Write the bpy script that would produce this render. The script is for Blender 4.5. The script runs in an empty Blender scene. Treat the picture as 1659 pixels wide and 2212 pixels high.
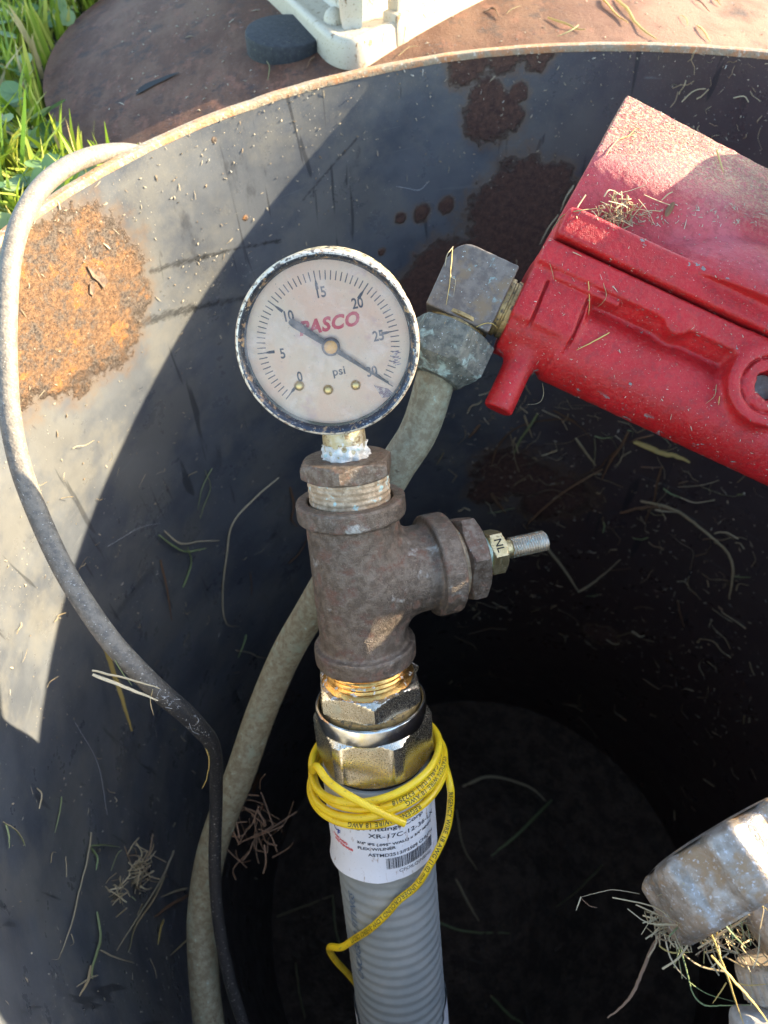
import bpy, bmesh, math, random
import numpy as np
import openvdb
from mathutils import Vector, Matrix
from mathutils.bvhtree import BVHTree

random.seed(7)
rng = np.random.default_rng(7)
DBG = False
S = 0.001                                   # everything below is modelled in millimetres
sc = bpy.context.scene
COL = sc.collection

# ------------------------------------------------------------------ camera
F, U0, V0 = 1534.0, 829.5, 1106.0
PITCH, ROLL = math.radians(53), math.radians(-3)
_cr, _sr = math.cos(ROLL), math.sin(ROLL)
_a = math.pi / 2 - PITCH
M = np.array([[1, 0, 0], [0, math.cos(_a), -math.sin(_a)], [0, math.sin(_a), math.cos(_a)]]) @ \
    np.array([[_cr, -_sr, 0], [_sr, _cr, 0], [0, 0, 1]])
CAM = np.array([0, 0, 150.0])
cd = bpy.data.cameras.new('camera')
cam = bpy.data.objects.new('camera', cd)
COL.objects.link(cam)
sc.camera = cam
cd.sensor_width = 36
cd.lens = F / 2212 * 36
cd.clip_start, cd.clip_end = 0.005, 200
m4 = np.eye(4); m4[:3, :3] = M; m4[:3, 3] = CAM * S
cam.matrix_world = Matrix(m4.tolist())
cd.dof.use_dof = True
cd.dof.focus_distance = 0.232
cd.dof.aperture_fstop = cd.lens / 1.3       # an opening of 1.3 mm, as a phone has
# ------------------------------------------------------------------ world and sun
SUN_AZ, SUN_EL = math.radians(17.5), math.radians(18.5)   # azimuth from +X towards +Y
w = bpy.data.worlds.new('World'); sc.world = w; w.use_nodes = True
nt = w.node_tree; bg = nt.nodes['Background']
sky = nt.nodes.new('ShaderNodeTexSky'); sky.sky_type = 'NISHITA'; sky.sun_disc = False
sky.sun_elevation = SUN_EL; sky.sun_rotation = math.pi / 2 - SUN_AZ
nt.links.new(sky.outputs[0], bg.inputs[0]); bg.inputs[1].default_value = 0.15
sd = bpy.data.lights.new('sun', 'SUN'); sun = bpy.data.objects.new('sun', sd); COL.objects.link(sun)
sd.energy = 4.2; sd.angle = math.radians(0.55); sd.color = (1, 0.86, 0.62)
sdir = Vector((math.cos(SUN_EL) * math.cos(SUN_AZ), math.cos(SUN_EL) * math.sin(SUN_AZ), math.sin(SUN_EL)))
sun.rotation_euler = sdir.to_track_quat('Z', 'Y').to_euler()
sc.view_settings.view_transform = 'Standard'; sc.view_settings.look = 'None'
sc.view_settings.gamma = 1; sc.view_settings.use_curve_mapping = False
sc.view_settings.exposure = 2.45
sc.cycles.max_bounces = 8

# ------------------------------------------------------------------ geometry helpers (mm)
def ray(u, v):
    return M @ np.array([(u - U0) / F, -(v - V0) / F, -1.0])
def at(u, v, Z):
    return CAM + ray(u, v) * Z
def norm(v):
    v = np.asarray(v, float); return v / np.linalg.norm(v)
def frame(o, x, z):                          # 4x4, columns x y z o, z kept exactly
    z = norm(z); x = np.asarray(x, float); x = norm(x - x @ z * z); y = np.cross(z, x)
    m = np.eye(4); m[:3, 0], m[:3, 1], m[:3, 2], m[:3, 3] = x, y, z, o
    return m
def tow(m, P):
    return np.asarray(P, float) @ m[:3, :3].T + m[:3, 3]
def tol(m, P):
    return (np.asarray(P, float) - m[:3, 3]) @ m[:3, :3]
IDN = np.eye(4)

def mesh(name, V, Fc, mat, smooth=40):
    me = bpy.data.meshes.new(name)
    me.from_pydata((np.asarray(V, float) * S).tolist(), [], [list(map(int, f)) for f in Fc])
    if mat is not None: me.materials.append(mat)
    if smooth:
        me.shade_smooth()
        if smooth < 180: me.set_sharp_from_angle(angle=math.radians(smooth))
    return me
def bm_frame(m):
    q = np.array(m, float); q = q.copy(); q[:3, 3] *= S
    return Matrix(q.tolist())
def thing(name, label, cat, m=IDN, group=None):
    o = bpy.data.objects.new(name, None); COL.objects.link(o)
    o.empty_display_size = .01; o.matrix_world = bm_frame(m)
    o['label'] = label; o['category'] = cat
    if group: o['group'] = group
    return o
def obj(name, VF, mat, parent=None, m=None, smooth=40, label=None, cat=None, group=None, kind=None):
    me = VF if isinstance(VF, bpy.types.Mesh) else mesh(name, VF[0], VF[1], mat, smooth)
    o = bpy.data.objects.new(name, me); COL.objects.link(o)
    if parent is not None: o.parent = parent
    if m is not None: o.matrix_world = bm_frame(m) if parent is None else o.matrix_world
    if label: o['label'] = label
    if cat: o['category'] = cat
    if group: o['group'] = group
    if kind: o['kind'] = kind
    return o
def join(parts):
    V, Fc, n = [], [], 0
    for v, f in parts:
        v = np.asarray(v, float); V.append(v); Fc += [[i + n for i in q] for q in f]; n += len(v)
    return np.vstack(V), Fc
def surf(rings, capa=True, capb=True):       # rings: list of (n,3) closed loops
    n = len(rings[0]); V = np.vstack(rings); Fc = []
    for k in range(len(rings) - 1):
        a, b = k * n, (k + 1) * n
        for i in range(n):
            j = (i + 1) % n; Fc.append((a + i, a + j, b + j, b + i))
    if capa: Fc.append(tuple(range(n - 1, -1, -1)))
    if capb: Fc.append(tuple(range(len(V) - n, len(V))))
    return V, Fc
def radial(zs, rf, n=96, capa=True, capb=True, cx=0, cy=0, th0=0.0):
    th = np.linspace(0, 2 * np.pi, n, endpoint=False) + th0
    rings = []
    for z in zs:
        r = rf(th, z) * np.ones(n)
        rings.append(np.c_[cx + r * np.cos(th), cy + r * np.sin(th), np.full(n, z)])
    return surf(rings, capa, capb)
def revolve(prof, n=64, capa=True, capb=True):   # prof: (r, z) upwards
    th = np.linspace(0, 2 * np.pi, n, endpoint=False)
    return surf([np.c_[r * np.cos(th), r * np.sin(th), np.full(n, z)] for r, z in prof], capa, capb)
def hexr(th, R, rot):
    a = (th - rot + 1e-9) % (np.pi / 3) - np.pi / 6
    return R * math.cos(np.pi / 6) / np.cos(a)
def hexnut(R, z0, z1, rot=0.0, cham0=True, cham1=True, n=120, flat=0.97, slope=1.73):
    rot = math.radians(rot); Rin = R * .866 * flat
    t = np.array([0, .15, .4, .8, 1.3, 1.9, 2.6]) / 1.0
    t = t[t < (z1 - z0) / 2]
    zs = [z0 + q for q in t] + [z1 - q for q in t[::-1]]
    def rf(th, z):
        r = hexr(th, R, rot)
        lim = 1e9
        if cham0: lim = min(lim, Rin + (z - z0) * slope)
        if cham1: lim = min(lim, Rin + (z1 - z) * slope)
        e = min(z - z0, z1 - z)
        return np.minimum(r, lim) - (0.12 if e < .05 else 0)
    return radial(zs, rf, n, th0=rot)
def crom(P, per=8):
    P = np.asarray(P, float); Q = np.vstack([2 * P[0] - P[1], P, 2 * P[-1] - P[-2]]); out = []
    for i in range(1, len(Q) - 2):
        p0, p1, p2, p3 = Q[i - 1], Q[i], Q[i + 1], Q[i + 2]
        for t in np.linspace(0, 1, per, endpoint=False):
            out.append(.5 * (2 * p1 + (p2 - p0) * t + (2 * p0 - 5 * p1 + 4 * p2 - p3) * t * t + (3 * p1 - p0 - 3 * p2 + p3) * t ** 3))
    out.append(Q[-2]); return np.array(out)
def tube(path, r, n=20, caps=True, flat=1.0, hint=(0.3, 0.2, 1)):
    path = np.asarray(path, float); k = len(path)
    r = np.ones(k) * r if np.ndim(r) == 0 else np.asarray(r)
    T = np.gradient(path, axis=0); T /= np.linalg.norm(T, axis=1)[:, None] + 1e-12
    nrm = np.cross(T[0], hint); nrm = norm(nrm if np.linalg.norm(nrm) > 1e-6 else np.cross(T[0], (1, 0, 0)))
    th = np.linspace(0, 2 * np.pi, n, endpoint=False); rings = []
    for i in range(k):
        nrm = norm(nrm - nrm @ T[i] * T[i]); b = np.cross(T[i], nrm)
        rings.append(path[i] + r[i] * (np.outer(np.cos(th), nrm) + flat * np.outer(np.sin(th), b)))
    return surf(rings, caps, caps)
def rbox(c, s, r=1.0, seg=2, rot=None):
    bm = bmesh.new(); bmesh.ops.create_cube(bm, size=1)
    for v in bm.verts: v.co = Vector((v.co.x * s[0], v.co.y * s[1], v.co.z * s[2]))
    if r > 0: bmesh.ops.bevel(bm, geom=bm.edges[:], offset=r, segments=seg, affect='EDGES', profile=.5)
    bm.verts.index_update()
    V = np.array([v.co[:] for v in bm.verts]); Fc = [[v.index for v in f.verts] for f in bm.faces]; bm.free()
    if rot is not None: V = V @ np.asarray(rot).T
    return V + np.asarray(c), Fc

# ---- signed distance modelling (smoothly blended castings)
def grid(lo, hi, h):
    ax = [np.arange(a, b + h, h) for a, b in zip(lo, hi)]
    return np.meshgrid(*ax, indexing='ij')
def sbox(P, c, s, r=0):
    q = [np.abs(P[i] - c[i]) - s[i] / 2 + r for i in range(3)]
    return np.sqrt(sum(np.maximum(a, 0) ** 2 for a in q)) + np.minimum(np.maximum(np.maximum(q[0], q[1]), q[2]), 0) - r
def bb(P, x0, x1, y0, y1, z0, z1, r=0):
    return sbox(P, ((x0 + x1) / 2, (y0 + y1) / 2, (z0 + z1) / 2), (x1 - x0, y1 - y0, z1 - z0), r)
def scyl(P, ax, c, R, a, b, rd=0):           # capped cylinder along axis index
    i, j = [k for k in range(3) if k != ax]
    d = np.sqrt((P[i] - c[0]) ** 2 + (P[j] - c[1]) ** 2) - R + rd
    e = np.abs(P[ax] - (a + b) / 2) - abs(b - a) / 2 + rd
    return np.minimum(np.maximum(d, e), 0) + np.sqrt(np.maximum(d, 0) ** 2 + np.maximum(e, 0) ** 2) - rd
def su(a, b, k):
    h = np.clip(.5 + .5 * (b - a) / k, 0, 1); return b + (a - b) * h - k * h * (1 - h)
def ss(a, b, k):
    return -su(-a, b, k)
def sdf_mesh(name, D, lo, h, mat):
    g = openvdb.FloatGrid(3 * h); g.copyFromArray(np.clip(D, -3 * h, 3 * h).astype(np.float32))
    pts, tri, quad = g.convertToPolygons(0.0, 0.0)
    V = np.asarray(pts) * h + np.asarray(lo)
    Fc = [tuple(q[::-1]) for q in np.asarray(quad)] + [tuple(q[::-1]) for q in np.asarray(tri)]
    # orientation: compare one face's normal with the field gradient
    f0 = Fc[len(Fc) // 2]; a, b, c = V[f0[0]], V[f0[1]], V[f0[2]]
    nr = np.cross(b - a, c - a); ix = np.clip(((a - lo) / h).round().astype(int), 1, np.array(D.shape) - 2)
    gr = np.array([D[ix[0] + 1, ix[1], ix[2]] - D[ix[0] - 1, ix[1], ix[2]], D[ix[0], ix[1] + 1, ix[2]] - D[ix[0], ix[1] - 1, ix[2]], D[ix[0], ix[1], ix[2] + 1] - D[ix[0], ix[1], ix[2] - 1]])
    if nr @ gr < 0: Fc = [tuple(q[::-1]) for q in Fc]
    return mesh(name, V, Fc, mat, 180)

# ---- flat print
def glyphs(s, size, bold=0.0, align='LEFT', shear=0.0, space=1.0, maxlen=None):
    cu = bpy.data.curves.new('txt', 'FONT'); cu.body = s; cu.size = size * 1.38   # size = cap height
    cu.offset = bold; cu.align_x = align; cu.shear = shear; cu.space_character = space; cu.resolution_u = 3
    o = bpy.data.objects.new('txt', cu); COL.objects.link(o)
    bpy.context.view_layer.update()
    me = bpy.data.meshes.new_from_object(o.evaluated_get(bpy.context.evaluated_depsgraph_get()))
    bm = bmesh.new(); bm.from_mesh(me); bmesh.ops.triangulate(bm, faces=bm.faces[:])
    if maxlen:
        for _ in range(2):
            es = [e for e in bm.edges if e.calc_length() > maxlen]
            if not es: break
            bmesh.ops.subdivide_edges(bm, edges=es, cuts=1); bmesh.ops.triangulate(bm, faces=bm.faces[:])
    bm.verts.index_update()
    V = np.array([v.co[:] for v in bm.verts]).reshape(-1, 3); Fc = [[v.index for v in f.verts] for f in bm.faces]
    bm.free(); bpy.data.objects.remove(o); bpy.data.meshes.remove(me); bpy.data.curves.remove(cu)
    return V, Fc

# ------------------------------------------------------------------ material helper
class N:
    def __init__(s, name, mm=True):
        s.m = bpy.data.materials.new(name); s.m.use_nodes = True; s.t = s.m.node_tree
        s.b = s.t.nodes['Principled BSDF']; s.out = s.t.nodes['Material Output']
        tc = s.t.nodes.new('ShaderNodeTexCoord'); vm = s.t.nodes.new('ShaderNodeVectorMath'); vm.operation = 'SCALE'
        vm.inputs['Scale'].default_value = 1000; s.t.links.new(tc.outputs['Object'], vm.inputs[0]); s.co = vm.outputs[0]
        s.tc = tc
    def put(s, sock, v):
        if isinstance(v, bpy.types.NodeSocket): s.t.links.new(v, sock)
        elif isinstance(v, (tuple, list)) and len(v) == 3 and sock.type == 'RGBA': sock.default_value = (*v, 1)
        else: sock.default_value = v
    def noise(s, scale, detail=4, rough=.6, vec=None, dist=0, col=False):
        n = s.t.nodes.new('ShaderNodeTexNoise'); s.t.links.new(vec or s.co, n.inputs['Vector'])
        n.inputs['Scale'].default_value = scale; n.inputs['Detail'].default_value = detail
        n.inputs['Roughness'].default_value = rough; n.inputs['Distortion'].default_value = dist
        return n.outputs['Color' if col else 'Fac']
    def vor(s, scale, vec=None, feat='F1', out='Distance', rnd=1):
        n = s.t.nodes.new('ShaderNodeTexVoronoi'); n.feature = feat; s.t.links.new(vec or s.co, n.inputs['Vector'])
        n.inputs['Scale'].default_value = scale; n.inputs['Randomness'].default_value = rnd
        return n.outputs[out]
    def stretch(s, sc3, vec=None):
        n = s.t.nodes.new('ShaderNodeVectorMath'); n.operation = 'MULTIPLY'; s.t.links.new(vec or s.co, n.inputs[0])
        n.inputs[1].default_value = sc3; return n.outputs[0]
    def rng(s, f, a, b, c=0., d=1.):
        n = s.t.nodes.new('ShaderNodeMapRange'); n.interpolation_type = 'SMOOTHSTEP'; n.clamp = True
        s.put(n.inputs[0], f)
        for i, q in zip((1, 2, 3, 4), (a, b, c, d)): n.inputs[i].default_value = q
        return n.outputs[0]
    def op(s, o, a, b=0., c=None):
        n = s.t.nodes.new('ShaderNodeMath'); n.operation = o; s.put(n.inputs[0], a); s.put(n.inputs[1], b)
        if c is not None: s.put(n.inputs[2], c)
        return n.outputs[0]
    def mix(s, f, a, b):
        n = s.t.nodes.new('ShaderNodeMix'); n.data_type = 'RGBA'; s.put(n.inputs[0], f); s.put(n.inputs[6], a); s.put(n.inputs[7], b)
        return n.outputs[2]
    def mf(s, f, a, b):
        n = s.t.nodes.new('ShaderNodeMix'); n.data_type = 'FLOAT'; s.put(n.inputs[0], f); s.put(n.inputs[2], a); s.put(n.inputs[3], b)
        return n.outputs[0]
    def bump(s, h, mmd, strength=1.0, nrm=None):
        n = s.t.nodes.new('ShaderNodeBump'); s.put(n.inputs['Height'], h); n.inputs['Distance'].default_value = mmd * S
        n.inputs['Strength'].default_value = strength
        if nrm is not None: s.t.links.new(nrm, n.inputs['Normal'])
        return n.outputs[0]
    def dist(s, p):
        n = s.t.nodes.new('ShaderNodeVectorMath'); n.operation = 'DISTANCE'; s.t.links.new(s.co, n.inputs[0])
        n.inputs[1].default_value = tuple(float(q) for q in p); return n.outputs['Value']
    def vm(s, o, a, b):
        n = s.t.nodes.new('ShaderNodeVectorMath'); n.operation = o
        for i, q in ((0, a), (1, b)):
            if isinstance(q, bpy.types.NodeSocket): s.t.links.new(q, n.inputs[i])
            else: n.inputs[i].default_value = tuple(float(t) for t in q)
        return n.outputs['Value'] if o in ('DOT_PRODUCT', 'DISTANCE', 'LENGTH') else n.outputs[0]
    def seg(s, A, B):                        # distance to a segment, and the position along it
        A, B = np.asarray(A), np.asarray(B); L = np.linalg.norm(B - A); d = (B - A) / L
        a = s.vm('SUBTRACT', s.co, A); h = s.op('MINIMUM', s.op('MAXIMUM', s.vm('DOT_PRODUCT', a, d), 0), L)
        q = s.t.nodes.new('ShaderNodeVectorMath'); q.operation = 'SCALE'; q.inputs[0].default_value = tuple(d); s.t.links.new(h, q.inputs['Scale'])
        return s.vm('LENGTH', s.vm('SUBTRACT', a, q.outputs[0]), (0, 0, 0))
    def xyz(s):
        n = s.t.nodes.new('ShaderNodeSeparateXYZ'); s.t.links.new(s.co, n.inputs[0]); return n.outputs
    def done(s, col, rough, metal=0., nrm=None, spec=None, **kw):
        s.put(s.b.inputs['Base Color'], col); s.put(s.b.inputs['Roughness'], rough); s.put(s.b.inputs['Metallic'], metal)
        if nrm is not None: s.t.links.new(nrm, s.b.inputs['Normal'])
        if spec is not None: s.put(s.b.inputs['Specular IOR Level'], spec)
        for k, v in kw.items(): s.put(s.b.inputs[k.replace('_', ' ')], v)
        return s.m

def patina(name, base, rough, metal, layers, bumps):
    """layers: (scale, lo, hi, colour, rough, metal[, detail]) ; bumps: (scale, mm)"""
    n = N(name); c, r, mt = base, rough, metal
    if len(base) == 2:
        c = n.mix(n.rng(n.noise(.35, 5, .65), .38, .62), base[0], base[1])
    for L in layers:
        f = n.rng(n.noise(L[0], L[6] if len(L) > 6 else 5, .62, dist=.3), L[1], L[2])
        c = n.mix(f, c, L[3]); r = n.mf(f, r, L[4]); mt = n.mf(f, mt, L[5])
    nr = None
    for sc_, d in bumps: nr = n.bump(n.noise(sc_, 6, .65), d, 1, nr)
    return n.done(c, r, mt, nr)

MAT = {}
MAT['iron'] = patina('weathered_cast_iron', ((.135, .102, .075), (.215, .17, .13)), .36, .8,
    [(.18, .50, .68, (.17, .085, .05), .75, .15), (2.2, .56, .74, (.34, .27, .20), .45, .6), (.12, .60, .72, (.45, .42, .36), .6, .3), (.7, .66, .74, (.10, .045, .025), .85, 0)],
    [(1.3, .35), (2.6, .22)])
MAT['iron_hex'] = patina('weathered_iron_plug', ((.12, .082, .055), (.20, .155, .115)), .42, .65,
    [(.3, .50, .66, (.15, .08, .05), .8, .1), (1.4, .6, .72, (.32, .27, .23), .55, .4), (.5, .68, .74, (.32, .42, .38), .8, 0)],
    [(.8, .3), (3.5, .12)])
MAT['zinc'] = patina('plated_steel_nut', ((.60, .54, .42), (.70, .65, .54)), .19, .97,
    [(2.6, .52, .60, (.34, .27, .16), .42, .8, 3), (.12, .52, .72, (.52, .55, .50), .18, 1), (.9, .68, .72, (.70, .60, .45), .6, .2)],
    [(3.0, .05)])
MAT['zinc_paste'] = patina('plated_nut_with_paste', ((.50, .42, .28), (.60, .53, .42)), .25, .95,
    [(2.4, .52, .60, (.34, .27, .16), .42, .8, 3), (.35, .55, .62, (.72, .76, .78), .7, .0)],
    [(3.0, .05), (.6, .2)])
MAT['ring'] = patina('bright_compression_ring', ((.60, .58, .52), (.72, .72, .70)), .16, 1.0,
    [(.15, .5, .7, (.62, .56, .36), .2, 1)], [(2.0, .02)])
MAT['gold'] = patina('gold_chromate_thread', ((.75, .45, .14), (.66, .33, .08)), .25, .95,
    [(.30, .60, .66, (.60, .60, .56), .75, .0)], [(1.0, .12)])
MAT['thread'] = patina('brass_thread_with_old_sealant', ((.34, .23, .13), (.52, .38, .24)), .6, .25,
    [(.5, .55, .66, (.30, .20, .11), .7, .2), (.35, .58, .66, (.42, .55, .48), .85, 0)], [(.9, .35), (3, .1)])
MAT['paste'] = patina('dried_thread_paste', ((.62, .54, .43), (.76, .71, .62)), .85, 0,
    [(.5, .56, .66, (.44, .58, .50), .85, 0), (.9, .62, .7, (.36, .26, .15), .8, 0)], [(.8, .7), (3, .25)])
MAT['stem'] = patina('stained_brass_stem', ((.42, .32, .16), (.50, .42, .28)), .42, .6,
    [(.5, .52, .62, (.25, .16, .07), .6, .4), (.6, .6, .68, (.62, .62, .58), .8, 0)], [(1.2, .25)])
MAT['brass'] = patina('dull_brass', ((.42, .33, .16), (.55, .44, .24)), .33, .85,
    [(.7, .55, .68, (.24, .18, .09), .6, .5)], [(2.5, .08)])
MAT['verdigris'] = patina('verdigris_sealant', ((.36, .47, .38), (.50, .60, .47)), .85, 0,
    [(.8, .55, .65, (.55, .50, .30), .8, 0)], [(1.0, .5)])
MAT['steel_thread'] = patina('plated_thread_end', ((.46, .40, .31), (.58, .52, .43)), .32, .85,
    [(.6, .56, .66, (.45, .55, .50), .7, .2)], [(2.5, .1)])
MAT['copper'] = patina('oxidised_copper_tube', ((.19, .155, .095), (.27, .25, .165)), .62, .12,
    [(.09, .54, .70, (.25, .27, .19), .75, 0), (.35, .63, .72, (.34, .43, .36), .85, 0), (.45, .62, .72, (.12, .09, .055), .7, .2), (1.6, .66, .74, (.42, .42, .34), .8, 0)],
    [(.6, .25), (3, .08)])
MAT['elbow'] = patina('tarnished_brass_elbow', ((.125, .10, .082), (.19, .155, .125)), .5, .4,
    [(.12, .52, .66, (.20, .14, .085), .55, .4), (.28, .62, .72, (.20, .26, .24), .7, 0), (1.1, .66, .71, (.52, .60, .58), .8, 0), (1.7, .68, .74, (.07, .06, .05), .7, .2)],
    [(.7, .12), (3, .05)])
MAT['flare'] = patina('verdigris_flare_nut', ((.075, .082, .07), (.15, .15, .125)), .55, .35,
    [(.22, .54, .70, (.26, .33, .29), .75, 0), (.5, .60, .70, (.24, .18, .10), .6, .3), (1.0, .64, .70, (.60, .66, .66), .8, 0)],
    [(.6, .3), (2.5, .1)])
MAT['orange_brass'] = patina('rust_stained_brass_collar', ((.30, .20, .08), (.42, .29, .12)), .45, .5,
    [(.5, .52, .64, (.10, .075, .05), .7, .2), (1.2, .64, .72, (.60, .30, .06), .7, .1)], [(1, .2)])
MAT['rubber'] = patina('black_rubber_puck', ((.018, .019, .021), (.032, .033, .034)), .75, 0,
    [(.8, .62, .72, (.22, .19, .11), .9, 0)], [(1.2, .25)])
MAT['cap_plastic'] = patina('dusty_tan_plastic', ((.36, .28, .20), (.45, .36, .26)), .75, 0,
    [(.4, .6, .7, (.24, .17, .11), .85, 0)], [(1.5, .12)])
MAT['wheel'] = patina('weathered_zinc_handwheel', ((.28, .225, .17), (.40, .34, .28)), .40, .65,
    [(.10, .48, .62, (.30, .19, .10), .6, .25), (.9, .56, .68, (.55, .52, .50), .4, .6), (.5, .66, .72, (.40, .30, .14), .8, 0)],
    [(.8, .25), (2.5, .12)])
MAT['bar'] = patina('grey_valve_lever', ((.32, .28, .24), (.42, .38, .33)), .6, .2,
    [(.8, .6, .7, (.5, .47, .42), .8, 0)], [(.5, .3), (2.5, .1)])
MAT['case'] = patina('worn_gauge_case', ((.035, .032, .030), (.06, .055, .05)), .35, .5,
    [(.5, .46, .54, (.70, .58, .36), .40, .6), (1.3, .60, .66, (.65, .60, .50), .6, .3)], [(1.5, .06)])
MAT['bezel'] = patina('worn_black_bezel', ((.030, .034, .045), (.05, .055, .07)), .28, .45,
    [(.25, .62, .70, (.30, .36, .38), .6, .1), (.4, .56, .62, (.30, .19, .11), .5, .3), (2.2, .62, .68, (.62, .60, .55), .7, 0), (.35, .62, .66, (.42, .28, .15), .5, .5)], [(2, .06)])
MAT['bezel_edge'] = patina('bezel_worn_edge', ((.50, .42, .33), (.62, .55, .45)), .4, .6,
    [(.6, .50, .60, (.08, .06, .05), .5, .3), (.3, .60, .68, (.32, .16, .08), .6, .3)], [(2, .12)])
MAT['orange_brass_bright'] = patina('brass_hub', ((.80, .42, .09), (.66, .32, .06)), .40, .4, [], [(2, .05)])
MAT['rivet'] = patina('brass_rivet', ((.55, .38, .12), (.62, .46, .18)), .32, .85, [(1.2, .6, .7, (.2, .13, .05), .6, .4)], [(2, .05)])
def flatmat(name, c, rough=.6, metal=0): return N(name).done(c, rough, metal)
MAT['ink'] = patina('faded_black_print', ((.05, .04, .045), (.10, .08, .08)), .6, 0, [(.5, .62, .72, (.38, .32, .30), .7, 0)], [])
MAT['pointer'] = patina('dusty_black_pointer', ((.05, .038, .033), (.085, .06, .05)), .5, 0, [(1, .6, .72, (.2, .16, .14), .7, 0)], [(3, .03)])
MAT['smudge'] = patina('purple_smudge', ((.18, .10, .15), (.28, .18, .22)), .6, 0, [(.9, .52, .60, (.66, .52, .44), .6, 0)], [])
MAT['red_ink'] = patina('faded_red_print', ((.55, .035, .05), (.62, .10, .11)), .6, 0, [(.35, .60, .72, (.62, .36, .33), .7, 0)], [])
MAT['dark'] = flatmat('dark_gap', (.012, .011, .010), .8)
MAT['label_ink'] = flatmat('label_black_ink', (.035, .04, .055), .6)
MAT['label_blue'] = flatmat('label_blue_ink', (.02, .04, .30), .6)
MAT['label_red'] = flatmat('label_red_ink', (.75, .10, .09), .6)
MAT['hose_ink'] = patina('worn_blue_hose_print', ((.06, .11, .20), (.10, .16, .26)), .6, 0, [(1.2, .52, .62, (.30, .34, .34), .6, 0)], [])
MAT['wire_ink'] = patina('worn_wire_print', ((.06, .05, .015), (.10, .08, .02)), .6, 0, [(2, .58, .68, (.55, .42, .02), .6, 0)], [])
MAT['copper_strand'] = flatmat('copper_strand', (.7, .28, .13), .35, .9)

def m_wire():
    n = N('yellow_wire_insulation'); c = n.mix(n.rng(n.noise(.15, 3), .4, .6), (.80, .52, .010), (.86, .60, .02))
    f = n.rng(n.noise(.5, 5), .60, .72); c = n.mix(f, c, (.50, .34, .03))
    n.b.inputs['Subsurface Weight'].default_value = .12; n.b.inputs['Subsurface Radius'].default_value = (.001, .0006, .0002)
    return n.done(c, n.mf(f, .32, .55), 0, n.bump(n.noise(1.0, 5), .06))
MAT['wire'] = m_wire()
def m_hose():
    n = N('grey_corrugated_hose'); c = n.mix(n.rng(n.noise(.06, 4), .4, .62), (.30, .325, .32), (.36, .375, .36))
    f = n.rng(n.noise(1.5, 4), .66, .74); c = n.mix(f, c, (.50, .50, .46))
    return n.done(c, .42, 0, n.bump(n.noise(1.5, 5), .05), spec=.45)
MAT['hose'] = m_hose()
def m_label():
    n = N('white_paper_label'); f = n.rng(n.noise(.5, 5, .7, vec=n.stretch((1, 1, .28))), .585, .70)
    g = n.rng(n.noise(1.6, 4), .66, .74)
    c = n.mix(f, (.80, .81, .84), (.42, .32, .27)); c = n.mix(g, c, (.35, .30, .27))
    return n.done(c, .45, 0, n.bump(n.noise(.4, 3), .10))
MAT['label'] = m_label()
def m_dial():
    n = N('yellowed_dial'); c = n.mix(n.rng(n.noise(.05, 3), .35, .65), (.84, .54, .36), (.80, .60, .41))
    c = n.mix(n.rng(n.noise(.13, 4), .55, .72), c, (.70, .45, .36))
    c = n.mix(n.rng(n.noise(1.6, 3), .70, .75), c, (.12, .08, .07))
    return n.done(c, .5, 0, n.bump(n.noise(1, 4), .03))
MAT['dial'] = m_dial()
def m_lens():
    n = N('clouded_plastic_lens'); t = n.t; t.nodes.remove(n.b)
    tr = t.nodes.new('ShaderNodeBsdfTransparent'); tr.inputs[0].default_value = (.97, .95, .94, 1)
    df = t.nodes.new('ShaderNodeBsdfDiffuse'); df.inputs[0].default_value = (.66, .53, .46, 1)
    gl = t.nodes.new('ShaderNodeBsdfGlossy'); gl.inputs['Roughness'].default_value = .12
    x = n.xyz(); rr = n.op('SQRT', n.op('ADD', n.op('MULTIPLY', x[0], x[0]), n.op('MULTIPLY', x[2], x[2])))
    clo = n.op('ADD', n.op('MULTIPLY', n.rng(n.noise(.10, 4), .40, .75), .34), n.rng(n.noise(1.1, 4), .66, .72, 0, .25))
    m1 = t.nodes.new('ShaderNodeMixShader'); t.links.new(clo, m1.inputs[0]); t.links.new(tr.outputs[0], m1.inputs[1]); t.links.new(df.outputs[0], m1.inputs[2])
    fr = t.nodes.new('ShaderNodeFresnel'); fr.inputs[0].default_value = 1.45
    m2 = t.nodes.new('ShaderNodeMixShader'); t.links.new(fr.outputs[0], m2.inputs[0]); t.links.new(m1.outputs[0], m2.inputs[1]); t.links.new(gl.outputs[0], m2.inputs[2])
    t.links.new(m2.outputs[0], n.out.inputs[0]); return n.m
MAT['lens'] = m_lens()
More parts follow.
